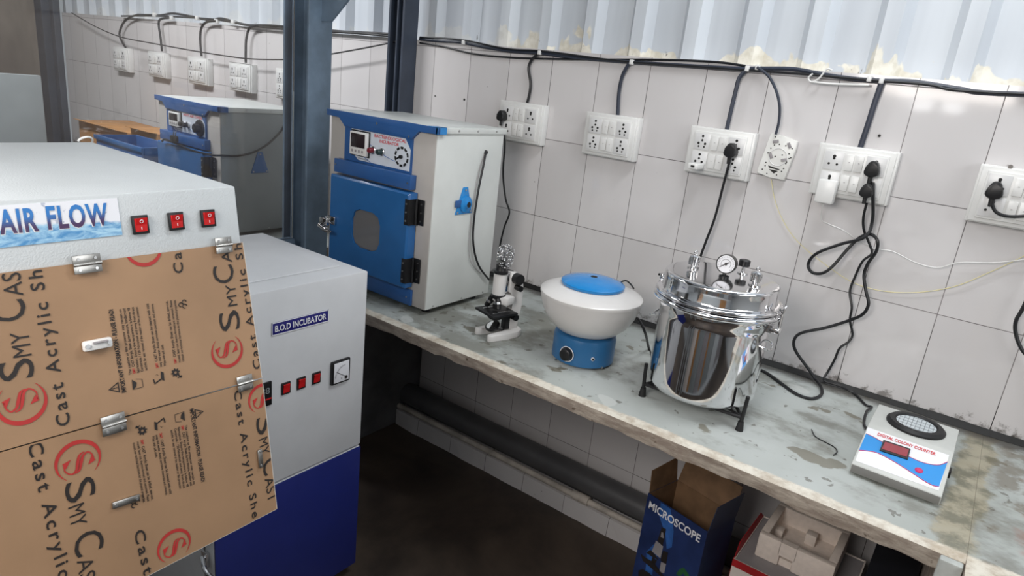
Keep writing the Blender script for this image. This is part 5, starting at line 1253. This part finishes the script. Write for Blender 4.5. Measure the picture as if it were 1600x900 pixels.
# incubator side cord
ci = [at(759, 238, 'x', IX + 0.006), at(756, 255, 'x', IX + 0.012), at(747, 300, 'x', IX + 0.012), at(740, 350, 'x', IX + 0.012), at(740, 385, 'x', IX + 0.012), at(748, 415, 'x', IX + 0.012), at(764, 437, 'x', IX + 0.012)]
tag(MB().tube(ci, 0.0038, 8).build('power_cable', 'cable'), 'black cord hanging against the white side of the incubator', 'power cord')
tag(MB().tube([at(758, 239, 'x', IX + 0.005), at(748, 270, 'x', IX + 0.005), at(738, 330, 'x', IX + 0.005), at(733, 380, 'x', IX + 0.005), at(736, 410, 'x', IX + 0.005), at(752, 428, 'x', IX + 0.006)], 0.0012, 6).build('thin_wire', 'card_grey'), 'thin grey wire beside the black cord on the incubator side', 'wire')
MB().cyl(at(759, 238, 'x', IX + 0.0003), at(759, 238, 'x', IX + 0.004), 0.008, seg=16).build('cord_grommet', 'black', inc)
# oven cord with plug resting on the step
ox = -0.60
co_ = [at(443, 198, 'x', ox + 0.003), at(438, 206, 'x', ox + 0.012), at(420, 224, 'x', ox + 0.014), at(400, 236, 'x', ox + 0.014), at(375, 243, 'x', ox + 0.014), at(345, 243, 'x', ox + 0.012), at(330, 242, 'y', -0.655), at(300, 235, 'y', -0.66), at(275, 224, 'y', -0.668), at(258, 218, 'y', -0.67), at(253, 221, 'y', -0.676)]
oc = thing('power_cable', co_[5], 'black cord from the oven side resting over the oven door, plug pins up', 'power cord')
MB().tube(co_, 0.0045, 8).build('lead', 'cable', oc)
pq = at(272, 217, 'y', -0.672); mbx = MB(); mbx.box(pq - V((0.02, 0.010, 0.014)), pq + V((0.022, 0.010, 0.014)), 0.005); pg_ = mbx.build('plug', 'black', oc)
pn = MB()
for a in (-0.006, 0.010): pn.cyl(pq + V((a, 0, 0.012)), pq + V((a + 0.016, -0.004, 0.034)), 0.0025, seg=10)
pn.build('pin', 'chrome', pg_)
# cord behind the centrifuge and scrap of wire
tag(MB().tube([at(985, 492, 'y', -0.40), at(998, 500, 'y', -0.38), at(1008, 520, 'y', -0.36), at(1014, 545, 'z', bz), at(1020, 560, 'z', bz)], 0.0042, 8).build('power_cable', 'cable'), 'short black cord between the centrifuge bowl and the steriliser', 'power cord')
tag(MB().tube([at(a, b, 'z', BZ + h) for a, b, h in ((1268, 671, 0.006), (1274, 682, 0.002), (1290, 691, 0.002), (1304, 699, 0.002), (1308, 706, 0.006), (1302, 711, 0.002))], 0.0014, 6).build('wire_scrap', 'cable'), 'bit of thin bent black wire lying on the bench left of the colony counter', 'wire')

# ================================================================== UNDER THE BENCH
# microscope carton
c0 = at(1013, 770, 'z', 0.45); c1 = at(1105.5, 831, 'z', 0.45); ex = (c1 - c0); wC = ex.length; ex.normalize(); ez = V((0, 0, 1)); ein = ez.cross(ex)
if ein.y < 0: ein = -ein
dC = 0.145; hC = 0.449
mc = thing('microscope_carton', (c0 + c1) / 2 - V((0, 0, 0.45)), 'open blue printed MICROSCOPE carton standing on the floor under the bench', 'box')
mc_ = thing
def q3(a, b, z): return c0 + ex * a + ein * b + V((0, 0, z - 0.45))
def wall4(mb, a, b, c, d, n_, th=0.003, mi=0): mb.prism([a, b, c, d], V(n_) * th, mi=mi)
fr = MB(); wall4(fr, q3(0, 0, 0.0005), q3(wC, 0, 0.0005), q3(wC, 0, hC), q3(0, 0, hC), ein); fr = fr.build('front_panel', 'box_blue', mc, 0)
sd_ = MB(); wall4(sd_, q3(wC, 0.0031, 0.0005), q3(wC, dC, 0.0005), q3(wC, dC, hC), q3(wC, 0.0031, hC), -ex); wall4(sd_, q3(0, 0.0031, 0.0005), q3(0, dC, 0.0005), q3(0, dC, hC), q3(0, 0.0031, hC), ex); sd_.build('side_panel', 'carton_blue_side', mc, 0)
bk = MB(); wall4(bk, q3(0.0031, dC, 0.0005), q3(wC - 0.0031, dC, 0.0005), q3(wC - 0.0031, dC, hC), q3(0.0031, dC, hC), -ein); bk.build('back_panel', 'carton_in', mc, 0)
ln_ = MB(); wall4(ln_, q3(0.0035, 0.004, 0.003), q3(0.0035, dC - 0.004, 0.003), q3(0.0035, dC - 0.004, hC), q3(0.0035, 0.004, hC), ex, 0.0006); wall4(ln_, q3(wC - 0.0035, 0.004, 0.003), q3(wC - 0.0035, dC - 0.004, 0.003), q3(wC - 0.0035, dC - 0.004, hC), q3(wC - 0.0035, 0.004, hC), -ex, 0.0006)
ln_.prism([q3(0.004, 0.004, 0.002), q3(wC - 0.004, 0.004, 0.002), q3(wC - 0.004, dC - 0.004, 0.002), q3(0.004, dC - 0.004, 0.002)], (0, 0, 0.002)); ln_.build('lining', 'carton_in', mc, 0)
fh = 0.085
f1 = MB(); wall4(f1, q3(0, 0.004, hC + 0.0005), q3(0, dC - 0.004, hC + 0.0005), q3(-0.004, dC - 0.02, hC + fh), q3(-0.004, 0.002, hC + fh * 0.9), ex, 0.002); f1.build('flap', 'carton_in', mc, 0)
f2 = MB(); wall4(f2, q3(0.004, dC, hC + 0.0005), q3(wC - 0.004, dC, hC + 0.0005), q3(wC - 0.01, dC + 0.02, hC + fh), q3(0.01, dC + 0.02, hC + fh), -ein, 0.002); f2.build('flap', 'carton_in', mc, 0)
f3 = MB(); pts = [q3(wC, 0.002, hC + 0.0005), q3(wC, dC - 0.002, hC + 0.0005), q3(wC + 0.006, dC + 0.005, hC + 0.08), q3(wC + 0.006, 0.012, hC + 0.08)]
f3.prism(pts, V((0.0018, 0, 0))); f3.build('flap', 'carton_blue_side', mc, 0)
fnn = -ein
def fq(px, py, lift=0.0): return at_plane(px, py, c0, fnn) + fnn * lift
tx = MB(); put_text(tx, 'MICROSCOPE', fq(1013.5, 793), fq(1093, 848), 0.026, fnn, 0.022, 0.001); tx.build('lettering', 'print_white', fr, 0)
sw_ = MB(); 
for pts in ([(1033, 785), (1048, 795), (1053, 830), (1050, 855), (1042, 858), (1040, 835), (1030, 805)], [(1010, 880), (1010, 862), (1022, 850), (1034, 853), (1028, 866), (1020, 890), (1018, 915), (1006, 910)]):
    sw_.poly([fq(a, b, 0.0008) for a, b in pts])
sw_.build('printed_swirl', 'swoosh', fr, 0)
pm = MB()
def pc(x_, y_): return (980 + x_ / 4.5, 700 + y_ / 4.5)
for pts, mi in (([(245, 555), (276, 570), (250, 690), (215, 650)], 0), ([(243, 590), (268, 598), (258, 635), (236, 625)], 1), ([(205, 650), (255, 690), (235, 775), (175, 725)], 1), ([(135, 735), (165, 715), (200, 750), (225, 790), (170, 760)], 0), ([(255, 720), (290, 735), (275, 820), (235, 790)], 0),
                ([(95, 740), (130, 770), (185, 800), (260, 900), (235, 900), (110, 790)], 0), ([(240, 800), (275, 815), (262, 880), (225, 870)], 1), ([(80, 860), (110, 850), (160, 880), (200, 930), (80, 930)], 0), ([(180, 760), (210, 790), (190, 830), (170, 800)], 0)):
    pm.poly([fq(*pc(a, b), lift=0.0012) for a, b in pts], mi)
pm.build('printed_microscope', ['print_black', 'card_grey'], fr, 0)
lf_ = MB()
for pts in ([(345, 885), (370, 850), (400, 838), (395, 880), (370, 905)], [(395, 880), (400, 840), (440, 895), (420, 915)]): lf_.poly([fq(*pc(a, b), lift=0.0012) for a, b in pts])
lf_.build('printed_leaf', 'green', fr, 0)
# red and white carton with styrofoam tray
rz_ = 0.375; r0 = at(1146, 873, 'z', rz_)
rx0, rx1, ry0, ry1 = r0.x, r0.x + 0.30, r0.y, r0.y + 0.28
rcx = thing('red_carton', ((rx0 + rx1) / 2, (ry0 + ry1) / 2, 0), 'red and white carton under the bench, foam tray on top', 'box')
b = MB()
b.box((rx0, ry0, 0.0005), (rx1, ry0 + 0.004, rz_)); b.box((rx0, ry1 - 0.004, 0.0005), (rx1, ry1, rz_)); b.box((rx0, ry0 + 0.0041, 0.0005), (rx0 + 0.004, ry1 - 0.0041, rz_)); b.box((rx1 - 0.004, ry0 + 0.0041, 0.0005), (rx1, ry1 - 0.0041, rz_))
b.build('wall', 'card_white', rcx, 0)
b = MB(); b.box((rx0 - 0.0008, ry0 - 0.0012, rz_ - 0.022), (rx1, ry0 - 0.0002, rz_ + 0.001)); b.box((rx0 - 0.0012, ry0 - 0.0008, 0.01), (rx0 - 0.0002, ry1, rz_ + 0.001)); b.build('red_band', 'card_red', rcx, 0)
b = MB(); b.box((rx0 + 0.0045, ry0 + 0.0045, rz_ - 0.006), (rx1 - 0.0045, ry1 - 0.0045, rz_ - 0.003)); b.build('inner_lid', 'card_grey', rcx, 0)
b = MB(); b.prism([(rx0, ry0 + 0.005, rz_ + 0.0015), (rx0, ry1 - 0.005, rz_ + 0.0015), (rx0 - 0.006, ry1 - 0.02, rz_ + 0.018), (rx0 - 0.006, ry0 + 0.06, rz_ + 0.022)], (0.002, 0, 0)); b.build('flap', 'card_red', rcx, 0)
t0 = at(1187, 832, 'z', 0.449); fx0, fx1, fy0, fy1 = t0.x, t0.x + 0.205, t0.y, t0.y + 0.21; fz0 = rz_ - 0.0025
ft = thing('foam_tray', ((fx0 + fx1) / 2, (fy0 + fy1) / 2, fz0), 'white styrofoam packing tray lying on the red carton', 'packing tray')
b = MB(); th = 0.022
b.box((fx0, fy0, fz0), (fx0 + 0.065, fy0 + th, 0.449), 0.004); b.box((fx0 + 0.10, fy0, fz0), (fx1, fy0 + th, 0.449), 0.004); b.box((fx0 + 0.06, fy0, fz0 + 0.035), (fx0 + 0.105, fy0 + th, 0.449))
b.box((fx0, fy1 - th, fz0), (fx1, fy1, 0.449), 0.004); b.box((fx0, fy0 + th - 0.003, fz0), (fx0 + th, fy1 - th + 0.003, 0.449), 0.003); b.box((fx1 - th, fy0 + th - 0.003, fz0), (fx1, fy1 - th + 0.003, 0.449), 0.003)
b.box((fx0 + 0.01, fy0 + 0.01, fz0), (fx1 - 0.01, fy1 - 0.01, fz0 + 0.022))
b.build('tray', 'foam', ft)
for lo_, hi_ in (((fx0 + 0.02, fy0 + 0.10, fz0 + 0.022), (fx0 + 0.045, fy0 + 0.13, 0.42)), ((fx0 + 0.10, fy0 + 0.13, fz0 + 0.022), (fx0 + 0.13, fy0 + 0.16, 0.43)), ((fx0 + 0.13, fy0 + 0.022, fz0 + 0.022), (fx1 - 0.022, fy0 + 0.07, 0.425))):
    MB().box(lo_, hi_, 0.003).build('foam_block', 'foam', ft)
# black carton with red lettering
kx0, kx1, ky0, ky1, kz = 2.032, 2.145, -0.42, -0.14, 0.46
kc = thing('black_carton', ((kx0 + kx1) / 2, (ky0 + ky1) / 2, 0), 'dark carton with red lettering at the pier, right of the foam tray', 'box')
b = MB(); b.box((kx0, ky0, 0.0005), (kx1, ky1, kz), 0.002); b.build('box', 'card_black', kc)
b = MB(); b.prism([(kx0, ky0 - 0.0005, kz - 0.002), (kx1 - 0.02, ky0 - 0.0005, kz - 0.002), (kx1 - 0.02, ky0 - 0.05, kz - 0.12), (kx0, ky0 - 0.05, kz - 0.12)], (0, -0.002, -0.001)); b = b.build('flap', 'card_grey', kc, 0)
fn2 = V((0, -0.118, 0.0495)).normalized(); A = V((kx0 + 0.008, ky0 - 0.032, kz - 0.065)); tx = MB(); put_text(tx, 'CEN', A, A + V((0.055, 0, 0)), 0.024, fn2, 0.02, 0.004); tx.build('lettering', 'print_red', b, 0)

# ================================================================== BEHIND THE GLASS
gc_ = thing('metal_panel', (-1.92, -1.3, 0), 'plain grey metal panel standing upright far left beyond the air flow cabinet', 'panel')
b = MB(); b.box((-1.94, -1.9, 0.04), (-1.905, -0.80, 1.372), 0.004); b.build('sheet', 'oven_dark', gc_)
for qy in (-1.8, -0.95):
    b = MB(); b.box((-2.05, qy, 0.0005), (-1.80, qy + 0.05, 0.0395), 0.003); b.build('foot', 'black', gc_)
def carton(name, x0, x1, y0, y1, h, label):
    t = thing(name, ((x0 + x1) / 2, (y0 + y1) / 2, BZ), label, 'box')
    b = MB(); b.box((x0, y0, BZ + 0.0005), (x1, y1, BZ + h), 0.002); b.build('body', 'carton', t)
    b = MB(); b.prism([(x0, y0, BZ + h + 0.0005), (x1, y0, BZ + h + 0.0005), (x1 - 0.02, y0 - 0.035, BZ + h + 0.006), (x0 + 0.02, y0 - 0.035, BZ + h + 0.006)], (0, 0.0, 0.003)); b.build('flap', 'carton', t, 0)
a_, b_ = at(124, 205, 'y', -0.42), at(199, 208, 'y', -0.42)
carton('cardboard_box', a_.x, b_.x, -0.42, -0.12, b_.z - BZ, 'brown cardboard box on the far bench, left one behind the glass')
a_, b_ = at(204, 207, 'y', -0.42), at(246, 216, 'y', -0.42)
carton('cardboard_box', a_.x, b_.x, -0.42, -0.12, b_.z - BZ + 0.02, 'brown cardboard box on the far bench, beside the hot air oven')
bb = thing('blue_crate', (-1.6, -0.55, BZ), 'blue plastic crate on the far bench left of the hot air oven', 'crate')
b = MB(); x0, x1, y0, y1, z0, z1 = at(150, 216, 'y', -0.68).x, -1.16, -0.68, -0.48, BZ + 0.0005, at(190, 222, 'y', -0.68).z
b.box((x0, y0, z0), (x1, y0 + 0.012, z1), 0.003); b.box((x0, y1 - 0.012, z0), (x1, y1, z1), 0.003); b.box((x0, y0 + 0.0125, z0), (x0 + 0.012, y1 - 0.0125, z1)); b.box((x1 - 0.012, y0 + 0.0125, z0), (x1, y1 - 0.0125, z1)); b.box((x0 + 0.0125, y0 + 0.0125, z0), (x1 - 0.0125, y1 - 0.0125, z0 + 0.01)); b.build('shell', 'blue_deep', bb)
b = MB(); b.box((x0 - 0.008, y0 - 0.008, z1 - 0.02), (x1 + 0.008, y0 - 0.0005, z1 + 0.002), 0.002); b.build('rim', 'blue', bb)
